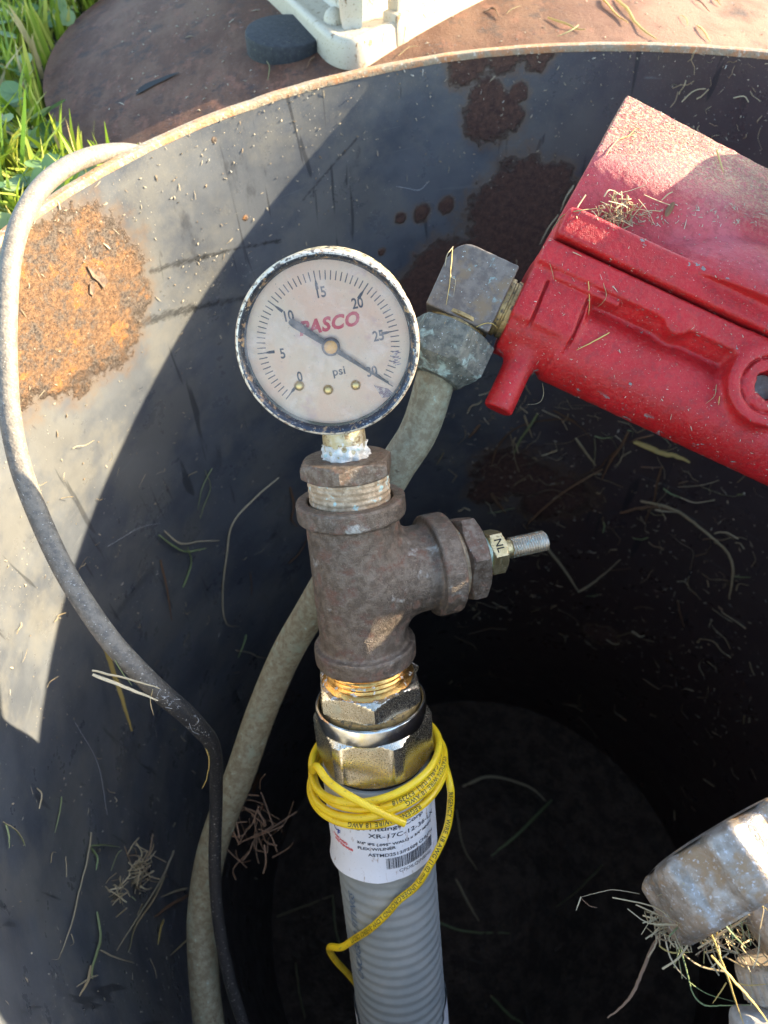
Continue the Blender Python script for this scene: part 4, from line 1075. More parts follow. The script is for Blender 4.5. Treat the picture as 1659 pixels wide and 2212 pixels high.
# ------------------------------------------------------------------ valve hand wheel, cap and lever at the lower right
def wheel():
    a = norm((-.41, .70, -.585)); o = at(1550, 1803, 204); K = .655
    m = frame(o, M @ np.array([.86, .50, 0]), M @ a)
    root = thing('valve_handwheel', 'stained metal valve handwheel with scalloped rim, partly in view at the lower right', 'handwheel', m)
    def prof(th, z):
        R0 = 41 - 3.4 * np.clip(.5 - 1.1 * np.cos(8 * th + 1.0), 0, 1)
        e = 0
        if z > -4: e = (z + 4) ** 2 * .28
        if z < -23: e = (-23 - z) ** 2 * .12
        return R0 - e
    V, Fc = radial(list(np.linspace(-29, -23, 6)) + [-18, -12, -8, -5] + list(np.linspace(-4, 0, 7)), prof, 192, False, False)
    V2, F2 = radial([-29, -6], lambda th, z: 34.5 + 0 * th, 192, False, True)
    V3, F3 = surf([V[:192], V2[:192]], False, False)
    top = radial([-.0, .9, 1.2], lambda th, z: {0: 1}.get(0) * (35.5 - z * 4) + 0 * th, 192, False, True)
    _j = join([(V, Fc), (V2, [f[::-1] for f in F2]), (V3, F3), top]); sh = obj('rim', (_j[0] * K, _j[1]), MAT['wheel'], root, smooth=50)
    _j = revolve([(9, -75), (9.5, -46), (12, -44), (12, -30), (13, -5)], 48); obj('hub', (_j[0] * K, _j[1]), MAT['wheel'], root)
    parts = []
    for i in range(4):
        an = i * math.pi / 2 + .3; Rz = np.array([[math.cos(an), -math.sin(an), 0], [math.sin(an), math.cos(an), 0], [0, 0, 1]])
        parts.append(rbox(Rz @ np.array([23, 0, -12]), (26, 6, 8), 1, 1, Rz))
    for q in parts: obj('spoke', (q[0] * K, q[1]), MAT['wheel'], root)
    add_bvh('wheel', sh)
    a2 = norm((-.20, .88, -.35)); o2 = at(1672, 2068, 199); m2 = frame(o2, M @ np.array([1., 0, 0]), M @ a2)
    cap = thing('ribbed_cap', 'tan ribbed plastic cap below the handwheel at the lower right edge', 'cap', m2)
    _j = radial([-15, -14.2, -13, -4, -1.5, 0, .8, 1], lambda th, z: 16.8 - (max(0, z + 1.5) ** 2 * .35 + max(0, -13 - z) * 1.2) + .0 * th + .45 * np.clip(np.cos(26 * th) * 2, -1, 1) * (1 if -13 <= z <= -4 else 0), 312); obj('cap_body', (_j[0] * K, _j[1]), MAT['cap_plastic'], cap, smooth=30)
    _j = revolve([(11, -34), (11.5, -25), (9.5, -24), (9.5, -14)], 40); obj('neck', (_j[0] * K, _j[1]), MAT['brass'], cap)
    m3 = frame(at(1742, 2232, 190), M @ np.array([.998, -.06, 0]), M @ np.array([0.05, .2, .97]))
    obj('valve_lever', rbox((0, 0, 0), (40, 11, 8.5), 2.8, 4), MAT['bar'], m=m3, label='grey metal lever bar with rounded end at the bottom right corner', cat='lever', smooth=50)
wheel()

# ------------------------------------------------------------------ dry stalks
SG = 'dry grass stalks fallen into the drum'
def stalk(pts, r, mat, label, name='dry_stalk', group=SG, taper=True, flat=.55):
    path = crom(pts, 6); k = len(path)
    path = path + rng.normal(0, r * .10, path.shape)
    rad = r * (np.interp(np.linspace(0, 1, k), [0, .15, .7, 1], [.75, 1, .8, .35]) if taper else np.ones(k))
    o = path[0].copy()
    obj(name, tube(path - o, rad, 6, True, flat, hint=norm(rng.normal(size=3))), MAT[mat], m=frame(o, (1, 0, 0), (0, 0, 1)), label=label, cat='grass stalk', group=group, smooth=60)
def onw(P, r, mat, label, off=1.2, keys=('wall', 'soil'), **kw):
    q = [cast(u, v, keys, off + (.8 * (i % 2))) for i, (u, v) in enumerate(P)]
    if any(x is None for x in q): return
    z = np.mean([np.linalg.norm(x[0] - CAM) for x in q])
    stalk([x[0] for x in q], r * z / F * 1.35, mat, label, **kw)
def c5(*p): return [(918 + x * .4466, 810 + y * .4466) for x, y in p]
# r is half the width in view pixels
onw([(600, 1030), (545, 1075), (500, 1130), (485, 1200), (478, 1290), (485, 1345), (515, 1352)], 1.5, 'straw_pale', 'long pale hooked stalk on the shaded wall left of the tee')
onw([(343, 1208), (355, 1270), (368, 1340)], 1.5, 'straw_brown', 'thin brown stalk on the shaded wall right of the black hose')
onw([(538, 1235), (540, 1265), (541, 1287)], 1.2, 'straw_brown', 'short brown stalk on the wall beside the pipe left of the tee')
onw([(340, 1155), (370, 1178), (400, 1190), (440, 1182)], 2, 'straw_green', 'greenish stalk crossing others in the small star on the left wall')
onw([(352, 1146), (385, 1172), (430, 1168), (470, 1165)], 1.3, 'straw_pale', 'pale stalk lying flat across the small star on the left wall')
onw([(392, 1268), (408, 1215), (402, 1180)], 2, 'straw_green', 'green stalk pointing down from the small star on the left wall')
onw([(455, 1010), (432, 1050), (424, 1100)], 1.2, 'straw', 'upper thin stalk of the tangle left of the gauge stem')
onw([(440, 1015), (450, 1050), (436, 1095), (428, 1118)], 1, 'straw', 'lower thin stalk of the tangle left of the gauge stem')
onw([(625, 1050), (632, 1090), (628, 1120), (640, 1135)], 2, 'straw_brown', 'brown curled stalk just left of the tee top')
onw([(622, 1215), (645, 1190), (664, 1160)], 2, 'straw_brown', 'brown stalk poking out behind the left side of the tee')
onw([(175, 1355), (195, 1400), (215, 1450), (235, 1520), (257, 1580)], 4, 'straw_yellow', 'thick yellow stalk hanging from the black hose', off=8)
onw([(5, 1780), (8, 1805), (14, 1833)], 1.6, 'straw', 'left leg of the forked stalk at the left picture edge')
onw([(0, 1778), (22, 1795), (42, 1815), (44, 1831)], 1.6, 'straw', 'right leg of the forked stalk at the left picture edge')
onw([(192, 1800), (180, 1860), (165, 1930), (148, 1990), (127, 2060)], 2, 'straw_pale', 'long pale stalk on the lower left wall crossed by a green one')
onw([(188, 1829), (215, 1827), (255, 1831)], 2, 'straw_green', 'bright green stalk crossing the long pale one on the lower left wall')
onw([(192, 1833), (202, 1855), (202, 1882)], 1.5, 'straw_green', 'short green stalk hanging from the green cross on the lower left wall')
onw([(128, 1722), (120, 1755), (113, 1800)], 1.3, 'straw', 'small faint stalk above the long pale one on the lower left wall')
onw([(372, 1838), (345, 1895), (300, 1972), (244, 2056)], 1.8, 'straw_pale', 'straight pale stalk slanting down from the straw tangle near the pipe')
onw([(352, 1895), (325, 1945), (290, 2000), (270, 2060)], 2.4, 'straw', 'thick straw under the slanting stalk by the straw tangle')
onw([(400, 1920), (372, 1927), (345, 1938)], 1.8, 'straw_pale', 'pale forked stalk touching the lower copper pipe')
onw([(402, 1936), (365, 1955), (330, 1982)], 2.3, 'straw_brown', 'red brown stalk touching the lower copper pipe')
onw([(350, 1988), (340, 2010), (337, 2042)], 1.6, 'straw_yellow', 'small bent yellow stalk below the straw tangle')
onw([(205, 1972), (208, 2030), (195, 2090), (190, 2120)], 2, 'straw', 'vertical straw below the long pale stalk on the lower left wall')
onw([(212, 2055), (240, 2072), (285, 2082)], 1.2, 'straw_pale', 'thin straw running right at the lower left wall')
onw([(190, 2090), (180, 2125), (165, 2155)], 2, 'straw', 'crumpled straw lowest on the left wall')
onw([(205, 2110), (185, 2118), (160, 2135)], 1.6, 'straw_pale', 'crumpled pale straw lowest on the left wall')
onw([(508, 1404), (536, 1408), (556, 1418), (578, 1420)], 1.4, 'straw_pale', 'pale stalk bridging the wall and the copper pipe left of the tee')
onw([(402, 2030), (385, 2045), (365, 2065)], 1.4, 'straw', 'single stalk left of the bottom of the copper pipe')
onw([(530, 1370), (522, 1390), (512, 1420)], 1.4, 'straw_green', 'small green stalk by the copper pipe left of the tee')
onw(c5((860, 450), (700, 540), (600, 620), (540, 670), (490, 730), (520, 770)), 2.2, 'straw_brown', 'long brown bent stalk behind the threaded tip, its upper half')
onw(c5((520, 770), (600, 840), (690, 960), (745, 1045)), 2.4, 'straw', 'long bent stalk behind the threaded tip, its lower half')
onw(c5((745, 1045), (800, 1010), (850, 975), (948, 885)), 2.6, 'straw_pale', 'pale stalk rising right from the bend beyond the threaded tip')
onw(c5((1045, 605), (1200, 640), (1300, 710), (1430, 810), (1480, 880), (1495, 960), (1475, 1080)), 3.2, 'straw', 'long arched straw on the far right wall under the regulator')
onw(c5((945, 665), (1050, 635), (1130, 635), (1220, 655)), 2.2, 'straw_brown', 'brown straw crossing the foot of the long arched straw')
onw(c5((1115, 648), (1160, 652), (1222, 660)), 2, 'straw_pale', 'short white straw at the foot of the long arched straw')
onw(c5((320, 440), (350, 340), (430, 260), (530, 220), (680, 210), (760, 250), (800, 300)), 2, 'straw_brown', 'wide arching stalk under the red stub of the regulator')
onw(c5((545, 180), (500, 250), (460, 310), (430, 375)), 3, 'straw', 'grey straw crossing the wide arch under the regulator stub')
onw(c5((480, 190), (500, 245), (520, 300)), 1.6, 'straw', 'small straw crossing the top of the wide arch')
onw(c5((1010, 315), (1150, 370), (1210, 385), (1285, 418)), 4, 'straw_yellow', 'thick bright straw below the lower edge of the regulator')
onw(c5((1110, 285), (1040, 300), (990, 320)), 2, 'straw_brown', 'reddish straw above the thick bright straw')
onw(c5((985, 270), (950, 340), (900, 410), (855, 500)), 2.5, 'straw_brown', 'straight brown straw left of the thick bright straw')
onw(c5((940, 350), (880, 400), (850, 440), (755, 480)), 2, 'straw_brown', 'brown straw meeting the long bent stalk at its top')
onw(c5((730, 300), (780, 370), (828, 435)), 2.4, 'straw', 'grey straw between the arch and the long bent stalk')
onw(c5((820, 300), (825, 370), (815, 430)), 1.6, 'straw', 'short straw beside the grey one above the long bent stalk')
onw(c5((820, 290), (860, 298), (912, 295)), 1.8, 'straw', 'small flat straw under the regulator edge')
onw(c5((620, 165), (680, 195), (740, 225)), 2.2, 'straw_brown', 'brown straw close under the red stub')
onw(c5((1150, 435), (1125, 520), (1112, 600), (1085, 660), (1065, 720)), 1.8, 'straw_brown', 'thin upright stalk above the arched straw')
onw(c5((1045, 440), (1100, 440), (1150, 442)), 1.5, 'straw_brown', 'thin level stalk above the arched straw')
onw(c5((1155, 545), (1190, 565), (1240, 590)), 1.8, 'straw', 'short grey stalk right of the thin upright stalk')
onw(c5((320, 570), (350, 610), (392, 665)), 3, 'straw_brown', 'short thick brown straw by the rust patch above the threaded tip')
onw(c5((265, 235), (235, 270), (210, 300)), 2.5, 'straw_brown', 'short brown straw right of the copper pipe behind the gauge')
onw(c5((90, 370), (70, 400), (55, 430)), 1.6, 'straw', 'short straw right of the copper pipe above the tee')
onw(c5((890, 940), (940, 935), (995, 932)), 1.6, 'straw_brown', 'small forked stalk at the right end of the pale stalk')
onw(c5((1500, 972), (1540, 972), (1580, 975)), 1.6, 'straw', 'small level stalk right of the arched straw')
onw(c5((1225, 1085), (1240, 1150), (1255, 1215)), 1.8, 'straw_brown', 'dim upright stalk low on the right wall')
def wall_straw(name, label, n, u0, u1, v0, v1, lens, r):
    parts = []
    for _ in range(n):
        h_ = cast(rng.uniform(u0, u1), v0 + (v1 - v0) * rng.random() ** 1.4, ['wall'], .8)
        if h_ is None: continue
        p, nn = h_; t = norm(np.cross(nn, rng.normal(size=3))); q = np.cross(nn, t); l = rng.uniform(*lens) * (.4 + rng.random())
        pts = [p, p + t * l * .3 + q * l * rng.normal() * .06 + nn * .6, p + t * l * .62 + q * l * rng.normal() * .12 + nn * rng.uniform(.2, 3), p + t * l + q * l * rng.normal() * .22 + nn * rng.uniform(.2, 5)]
        if rng.random() < .35: pts = pts[:2] + [p + t * l * .5 + q * l * rng.choice([-.3, .3])]
        parts.append(tube(crom(pts, 3) if rng.random() < .6 else np.array(pts), r * rng.uniform(.4, 1.3), 5, True, .4, hint=norm(rng.normal(size=3))))
    V, Fc = join(parts); o = V.mean(0)
    obj(name, (V - o, Fc), MAT['straw'], m=frame(o, (1, 0, 0), (0, 0, 1)), label=label, cat='straw litter', kind='stuff', smooth=60)
wall_straw('straw_litter', 'broken straw bits clinging to the drum wall below the regulator', 150, 960, 1659, 850, 1330, (8, 34), .45)
wall_straw('straw_litter', 'sparse broken straw bits on the shaded left drum wall', 60, 20, 560, 950, 2150, (3, 14), .22)
wall_straw('straw_litter', 'sparse dim straw bits low on the right drum wall', 70, 950, 1659, 1300, 1750, (10, 40), .6)
wall_straw('straw_litter', 'short straw bits on the dark wall beside the red cover', 30, 1450, 1659, 130, 360, (3, 11), .28)
# floor litter seen dimly
for i, P in enumerate([[(1000, 1700), (1060, 1680), (1140, 1700), (1180, 1735)], [(1190, 1730), (1120, 1800), (1060, 1850)], [(985, 1750), (1000, 1830), (1030, 1880)], [(985, 1900), (1010, 1950), (1035, 1990)], [(1300, 1870), (1250, 1920), (1200, 1960)],
                       [(600, 1980), (680, 1950), (720, 1935)], [(720, 1935), (728, 2010), (745, 2060)], [(1060, 2150), (1100, 2190), (1130, 2210)], [(900, 1975), (1000, 2010), (1100, 2015)], [(640, 2080), (650, 2150), (660, 2200)]]):
    onw(P, 2.2, 'straw', ['dim curved straw on the soil right of the yellow wire', 'dim straight straw on the soil right of the yellow wire', 'dim straw nearest the right side of the yellow wire', 'dim short straw on the soil right of the hose label', 'dim straw on the soil left of the handwheel',
        'dim straw on the soil left of the hose label', 'dim upright straw on the soil left of the hose', 'dim short straw at the bottom edge right of the hose', 'dim long straw on the soil right of the hose', 'dim upright straw at the bottom edge left of the hose'][i])
# straws stuck to the black hose
def fz(P, Z): return [at(u, v, z) for (u, v), z in zip(P, Z)]
stalk(fz([(198, 1448), (270, 1465), (345, 1487)], (232, 236, 240)), .55, 'straw_pale', 'upper of two pinkish straws lying over the black hose')
stalk(fz([(200, 1457), (270, 1484), (341, 1513)], (233, 237, 242)), .60, 'straw_pale', 'lower of two pinkish straws lying over the black hose')
stalk(fz([(330, 1490), (325, 1515), (332, 1545)], (240, 245, 250)), .3, 'straw', 'thin stalk hanging under the two pinkish straws')
stalk(fz([(440, 1605), (452, 1640), (447, 1680), (437, 1703)], (278, 284, 290, 294)), .5, 'straw_yellow', 'orange stalk at the kink of the black hose')
stalk(fz([(240, 1410), (262, 1450), (285, 1480)], (240, 241, 242)), .3, 'straw_green', 'thin greenish stalk under the black hose')
# nest at the hand wheel
def c7(*p): return [(1242 + x * .2676, 1620 + y * .2676) for x, y in p]
NG = 'dry grass stalks in the nest under the handwheel'
nest = [([(1155, 1055), (1300, 1130), (1430, 1220), (1570, 1300)], 2.9, 'straw_yellow', 'thick yellow straw leaving the nest to the right under the wheel', (268, 262, 258, 255)),
 ([(1020, 1165), (1080, 1260), (1150, 1340), (1260, 1470), (1380, 1595)], 2.2, 'straw_green', 'green straw running down right from the wheel', (276, 268, 262, 260, 260)),
 ([(985, 1190), (1060, 1400), (1130, 1560), (1190, 1720), (1240, 1850), (1290, 2010), (1365, 2225)], 3.3, 'straw_yellow', 'long thick straw hanging from the wheel to the bottom edge', (274, 266, 262, 258, 256, 256, 256)),
 ([(1100, 1660), (1200, 1770), (1300, 1880), (1450, 2050), (1565, 2205)], 3.2, 'straw_yellow', 'thick pale straw with a frayed upper end crossing to the bottom right corner', (258, 254, 252, 250, 250)),
 ([(1290, 1170), (1240, 1260), (1180, 1350), (1140, 1505)], 2.6, 'straw_yellow', 'orange straw in the middle of the nest', (266, 264, 262, 262)),
 ([(1558, 955), (1400, 1100), (1250, 1285), (1080, 1450), (1020, 1500)], 2.2, 'straw', 'straw rising right across the nest to the picture edge', (262, 262, 264, 266, 268)),
 ([(1558, 985), (1430, 1060), (1200, 1240), (1040, 1320)], 1.8, 'straw', 'second straw rising right across the nest to the picture edge', (264, 264, 268, 272)),
 ([(720, 1480), (760, 1650), (820, 1760), (900, 1850)], 1.6, 'straw_pale', 'thin pale straw curving down from the left end of the wheel', (284, 284, 284, 284)),
 ([(840, 1560), (880, 1700), (920, 1850), (960, 1980), (1050, 2060), (1200, 2062), (1420, 2058)], 1.7, 'straw_green', 'long green stalk making a hook below the wheel', (286, 286, 285, 284, 282, 278, 272)),
 ([(680, 1580), (740, 1620), (810, 1637), (940, 1630)], 1.8, 'straw_yellow', 'short bow shaped straw below the left end of the wheel', (284, 284, 284, 284)),
 ([(920, 1870), (1000, 1930), (1100, 1980), (1280, 2030)], 1.2, 'straw_green', 'thin straw inside the green hook below the wheel', (284, 282, 280, 276)),
 ([(1222, 1880), (1170, 1960), (1112, 2045)], 1.5, 'straw_yellow', 'short straight straw crossing the green hook', (270, 272, 274)),
 ([(690, 1490), (640, 1570), (600, 1650), (540, 1800), (480, 1940), (400, 2050), (265, 2165)], 3.4, 'straw_brown', 'long thick brown stalk drooping left from the wheel', (286, 286, 285, 283, 281, 280, 279)),
 ([(522, 1162), (400, 1140), (290, 1130), (150, 1160), (45, 1190)], 1.3, 'straw_pale', 'thin pale root reaching left from the end of the wheel', (292, 290, 290, 290, 290)),
 ([(48, 1185), (30, 1240), (10, 1295)], 1.3, 'straw_pale', 'frayed tip of the pale root, lower branch', (290, 290, 290)),
 ([(45, 1192), (90, 1235), (125, 1262), (180, 1272)], 1.1, 'straw_brown', 'frayed tip of the pale root, right branch', (290, 290, 290, 290)),
 ([(1075, 1560), (1030, 1610), (985, 1668)], 1.7, 'straw_brown', 'short pinkish straw left of the tan cap', (272, 272, 272)),
 ([(1160, 1530), (1200, 1590), (1275, 1625)], 1.4, 'straw_brown', 'short brown straw touching the tan cap', (268, 268, 268)),
 ([(1240, 1330), (1265, 1450), (1280, 1600)], 1.8, 'straw_green', 'upright green straw above the tan cap', (268, 268, 268)),
 ([(1330, 1320), (1350, 1440), (1370, 1570)], 1.6, 'straw', 'upright straw right above the tan cap', (268, 268, 268)),
 ([(900, 1380), (840, 1480), (760, 1500), (690, 1470)], 2.0, 'straw', 'curled straw under the left end of the wheel', (282, 282, 282, 282)),
 ([(830, 1290), (900, 1240), (1000, 1235), (1090, 1225)], 2.0, 'straw_brown', 'level brown straw along the lower wheel edge', (276, 274, 272, 270)),
 ([(1300, 1880), (1400, 1900), (1560, 1890)], 2.0, 'straw_yellow', 'level straw under the tan cap', (262, 262, 262))]
for P, wpx, mt, lb_, Z in nest:
    Z = tuple(z * .70 for z in Z)
    stalk(fz(c7(*P), Z), wpx * 1.15 * np.mean(Z) / F, mt, lb_, group=NG)
def tangle(name, label, centre, spread, n, lens, r, mat='straw', par=None, cat='straw tangle', bias=None):
    parts = []
    for i in range(n):
        c = centre + rng.normal(size=3) * spread; d = rng.normal(size=3)
        if bias is not None: d = d * .6 + bias * rng.normal() * 1.2
        d = norm(d); l = rng.uniform(*lens); bnd = rng.normal(size=3) * l * .12
        parts.append(tube(crom([c - d * l / 2, c + bnd, c + d * l / 2], 3), r * rng.uniform(.5, 1.2), 5, True, .6))
    V, Fc = join(parts)
    return obj(name, (V - centre, Fc), MAT[mat], m=frame(centre, (1, 0, 0), (0, 0, 1)), label=label, cat=cat, kind='stuff', smooth=60)
tangle('straw_nest', 'tangled mass of dry straw packed under the handwheel', at(1560, 2000, 195), np.array([7, 4, 6]), 130, (6, 18), .22)
tangle('straw_nest', 'small straw bundle hanging at the left end of the handwheel', at(1452, 1996, 197), np.array([4, 2, 2]), 55, (4, 10), .20)
p_, n_ = cast(285, 1885, ['wall'], 4)
tangle('straw_tangle', 'ball of crumpled straw stuck on the lower left drum wall', p_, np.array([4, 7, 7]), 60, (6, 20), .36)
p_, n_ = cast(240, 1935, ['wall'], 3)
tangle('straw_tangle', 'straw bundle pointing down left from the crumpled ball on the drum wall', p_, np.array([2, 5, 4]), 22, (8, 16), .34, bias=norm(at(200, 1965, 300) - at(280, 1900, 300)))
p_ = at(555, 1790, 400)
tangle('straw_tangle', 'dim straw tangle behind the copper pipe below the tee', p_, np.array([8, 8, 14]), 40, (10, 24), .4, 'straw_brown')

# straws on the regulator and elbow (crop of the photograph at 0.4628)
def c2(*p): return [(891 + x * .4628, 162 + y * .4628) for x, y in p]
RG = 'dry grass bits lying on the red regulator'
KR = ('regulator', 'pipe', 'wall')
for P, wpx, mt, lb_ in [
 ([(752, 512), (715, 570), (690, 635)], 3, 'straw_pale', 'torn pale straw hanging on the left edge of the regulator cover'),
 ([(680, 650), (635, 710), (592, 790)], 2.2, 'straw_pale', 'thin straw hanging below the torn one at the regulator edge'),
 ([(652, 720), (700, 665), (770, 638), (900, 622)], 2, 'straw', 'bowed straw over the corner of the regulator cover'),
 ([(1415, 360), (1430, 410), (1447, 465)], 2.2, 'straw_yellow', 'single straight straw on the upper red cover'),
 ([(900, 382), (925, 345), (960, 310), (1045, 280)], 1.8, 'straw', 'branching straw near the sunlit dust on the red cover'),
 ([(960, 310), (1005, 290), (1040, 258), (1070, 275)], 2.2, 'straw_yellow', 'yellow curl at the top of the branching straw'),
 ([(822, 962), (818, 1040), (813, 1118)], 2.2, 'straw_yellow', 'upright straw in the recess of the red body'),
 ([(888, 975), (908, 1020), (890, 1055), (858, 1080)], 1.4, 'straw', 'hooked straw in the recess of the red body'),
 ([(915, 1208), (840, 1247), (765, 1283)], 2.2, 'straw_yellow', 'slanting straw on the red body below the recess'),
 ([(642, 880), (655, 915), (665, 950)], 1.4, 'straw', 'small straw at the left end of the red flange'),
 ([(1415, 1450), (1405, 1500), (1365, 1535)], 1.2, 'straw', 'curved thread of straw left of the round boss'),
 ([(1435, 1500), (1425, 1540)], 1.6, 'straw_yellow', 'tiny straw left of the round boss'),
 ([(610, 1430), (612, 1490), (590, 1530), (530, 1540)], 1.0, 'straw', 'fine hooked thread at the red stub'),
 ([(195, 815), (180, 900), (172, 985), (157, 1075)], 2.0, 'straw_yellow', 'long straw lying over the left face of the brass elbow'),
 ([(190, 800), (165, 850), (152, 895)], 1.4, 'straw', 'short straw at the upper corner of the brass elbow'),
 ([(175, 900), (182, 945), (200, 960), (192, 1030)], 1.2, 'straw', 'kinked straw next to the long one on the brass elbow'),
 ([(298, 1172), (340, 1160), (370, 1162), (402, 1186)], 1.8, 'straw_yellow', 'straw bow in the gap between the elbow and the flare nut'),
 ([(745, 830), (790, 850)], 1.4, 'straw', 'tiny straw in the dark gap of the regulator'),
 ]:
    onw(P if len(P) > 2 else [P[0], ((P[0][0] + P[1][0]) / 2, (P[0][1] + P[1][1]) / 2), P[1]], 0, mt, lb_) if False else None
    Q = c2(*P); q = [cast(u, v, KR, .7) for u, v in Q]
    # keep each point within reach of the regulator
    dep = [np.linalg.norm(x[0] - CAM) if x is not None else 1e9 for x in q]; dm = min(dep)
    pts = [x[0] if x is not None and dd_ < dm + 25 else CAM + norm(ray(*uv)) * (dm + 6) for x, dd_, uv in zip(q, dep, Q)]
    stalk(pts, wpx * .5 * dm / F * 1.5, mt, lb_, group=RG)
p_, n_ = cast(891 + 955 * .4628, 162 + 665 * .4628, ['regulator'], 1.6)
tangle('straw_tangle', 'clump of chopped straw in the corner of the red regulator cover', p_, np.array([5.5, 1.5, 3.5]), 110, (3, 11), .26)
q_, n_ = cast(891 + 1200 * .4628, 162 + 640 * .4628, ['regulator'], .8)
# leaf at the cover
def flake(u, v, keys, size, mat, name, label, cat, elong=1.8):
    h_ = cast(u, v, keys, .5)
    if h_ is None: return
    p, n = h_; x = norm(np.cross(n, rng.normal(size=3))); y = np.cross(n, x)
    V = [p + x * math.cos(t) * size * elong / 2 + y * math.sin(t) * size / 2 + n * (.4 * math.cos(2 * t) + .5) for t in np.linspace(0, 2 * np.pi, 10, endpoint=False)]
    V = np.array(V + [p + n * .9]); o = obj(name, (V - p, [(i, (i + 1) % 10, 10) for i in range(10)]), MAT[mat], m=frame(p, (1, 0, 0), (0, 0, 1)), label=label, cat=cat)
flake(891 + 1195 * .4628, 162 + 632 * .4628, ['regulator'], 2.2, 'leaf', 'dead_leaf', 'small curled brown leaf at the foot of the hump on the red cover', 'leaf', 2.5)
flake(552, 1690, ['wall', 'soil'], 16, 'leaf', 'dead_leaf', 'round brown dead leaf behind the copper pipe below the tee', 'leaf', 1.4)
for P, mt, lb_ in [([(1775, 82), (1800, 95), (1848, 100)], 0, 0)]: pass
LG = 'dry stalks lying on the rusty lid'
def c6(*p): return [(486 + x * .707, y * .707) for x, y in p]
for P, wpx, mt, lb_ in [([(985, 58), (1040, 82), (1070, 92), (1100, 100)], 3, 'straw_yellow', 'forked yellow straw on the lid right of the white housing'),
 ([(1080, 80), (1060, 100), (1015, 116)], 1.6, 'straw', 'thin branch of the forked straw on the lid'),
 ([(1150, 0), (1165, 20), (1195, 50), (1230, 80)], 4, 'straw_yellow', 'left of the two thick straws near the top right of the lid'),
 ([(1190, 0), (1225, 35), (1250, 70), (1280, 105), (1318, 126)], 4.5, 'straw_yellow', 'right of the two thick straws near the top right of the lid'),
 ([(1440, 82), (1460, 105), (1480, 132)], 4, 'straw_yellow', 'short thick straw near the right end of the lid'),
 ([(1430, 0), (1450, 15), (1478, 40)], 2, 'straw_brown', 'thin brown straw at the top right edge of the lid'),
 ([(1490, 0), (1500, 10), (1512, 22)], 2.5, 'straw_yellow', 'tiny straw at the top right edge of the lid'),
 ([(1390, 50), (1405, 65), (1412, 82)], 1.8, 'straw_yellow', 'small straw on the lid left of the short thick one'),
 ([(130, 185), (138, 215), (132, 250)], 2, 'straw', 'short straw on the lid below the rubber puck'),
 ([(275, 178), (262, 195), (250, 213)], 4, 'straw_brown', 'brown straw sticking out right of the rubber puck'),
 ([(530, 175), (560, 155), (590, 145)], 1.8, 'straw', 'pale straw in the shade under the housing edge'),
 ([(790, 40), (820, 35), (840, 62)], 3.5, 'straw_brown', 'curled dark scrap on the lid right of the housing'),
 ([(860, 45), (880, 35), (905, 22)], 1.8, 'straw', 'thin straw in the sun right of the housing')]:
    onw(c6(*P), wpx * .42, mt, lb_, off=.8, keys=['lid', 'puck'], group=LG)

# ------------------------------------------------------------------ chaff: crumbs strewn over surfaces (uncountable)
def litter(name, label, pts_nrm, lens, r, mat='crumb', chunk=.35):
    parts = []
    for p, n in pts_nrm:
        l = rng.uniform(*lens) * (2.5 if rng.random() < .08 else 1); t = norm(np.cross(n, rng.normal(size=3))); t = norm(t + n * rng.normal() * .25)
        q = np.cross(n, t); w_ = r * rng.uniform(.5, 1.5)
        if rng.random() < chunk: l = w_ * 2.2
        b = np.asarray(p); a_ = b - t * l / 2; e_ = b + t * l / 2
        V = [a_ + q * w_, a_ - q * w_, e_ - q * w_ * .5, e_ + q * w_ * .5, b + q * w_ * 1.2 + n * w_ * 1.6, b - q * w_ * 1.1 + n * w_ * 1.3]
        parts.append((V, [(0, 1, 5, 4), (4, 5, 2, 3), (0, 4, 3), (1, 2, 5), (0, 3, 2, 1)]))
    V, Fc = join(parts); o = V.mean(0)
    return obj(name, (V - o, Fc), MAT[mat], m=frame(o, (1, 0, 0), (0, 0, 1)), label=label, cat='chaff', kind='stuff', smooth=0)
def wall_samples(n, a0, a1, z0, z1, pw=1.0):
    out = []
    for _ in range(n):
        a = math.radians(rng.uniform(a0, a1)); z = z0 + (z1 - z0) * rng.random() ** pw
        h_ = BVH['wall'].find_nearest(Vector((CX + R * math.cos(a), CY + R * math.sin(a), z)))
        nn = np.array([-math.cos(a), -math.sin(a), 0]); out.append((np.array(h_[0]) + nn * .25, nn))
    return out
litter('chaff', 'fine chaff stuck on the upper back wall of the drum under the rim', wall_samples(1100, 25, 215, -2, -75, 1.8), (.4, 2.2), .19)
litter('chaff', 'chaff sprinkled over the left drum wall', wall_samples(700, 120, 215, -60, -420, 1.2), (.4, 2.4), .19)
litter('chaff', 'chaff and straw bits on the right drum wall below the regulator', wall_samples(1300, 20, 100, -120, -620, .9), (.8, 5), .32)
sp_ = []
for _ in range(800):
    x, y = rng.uniform(-150, 330), rng.uniform(300, 700)
    l_ = BVH['lid'].ray_cast(Vector((x, y, 100)), Vector((0, 0, -1)))
    if l_[0] is not None: sp_.append((np.array(l_[0]) + (0, 0, .2), np.array((0, 0, 1.))))
litter('chaff', 'pale chaff sprinkled over the rusty lid', sp_, (.6, 2.6), .26)
def surf_samples(keys, n, box, normal_min=-1):
    out = []
    for _ in range(n * 3):
        u, v = rng.uniform(box[0], box[1]), rng.uniform(box[2], box[3]); h_ = cast(u, v, None, .1)
        h2 = cast(u, v, keys, .1)
        if h2 is not None and np.linalg.norm(h_[0] - h2[0]) < .5: out.append(h2)
        if len(out) >= n: break
    return out
litter('chaff', 'golden sawdust-like chaff on the top corner of the red cover', surf_samples(['regulator'], 900, (1280, 1659, 190, 330)), (.2, .8), .10)
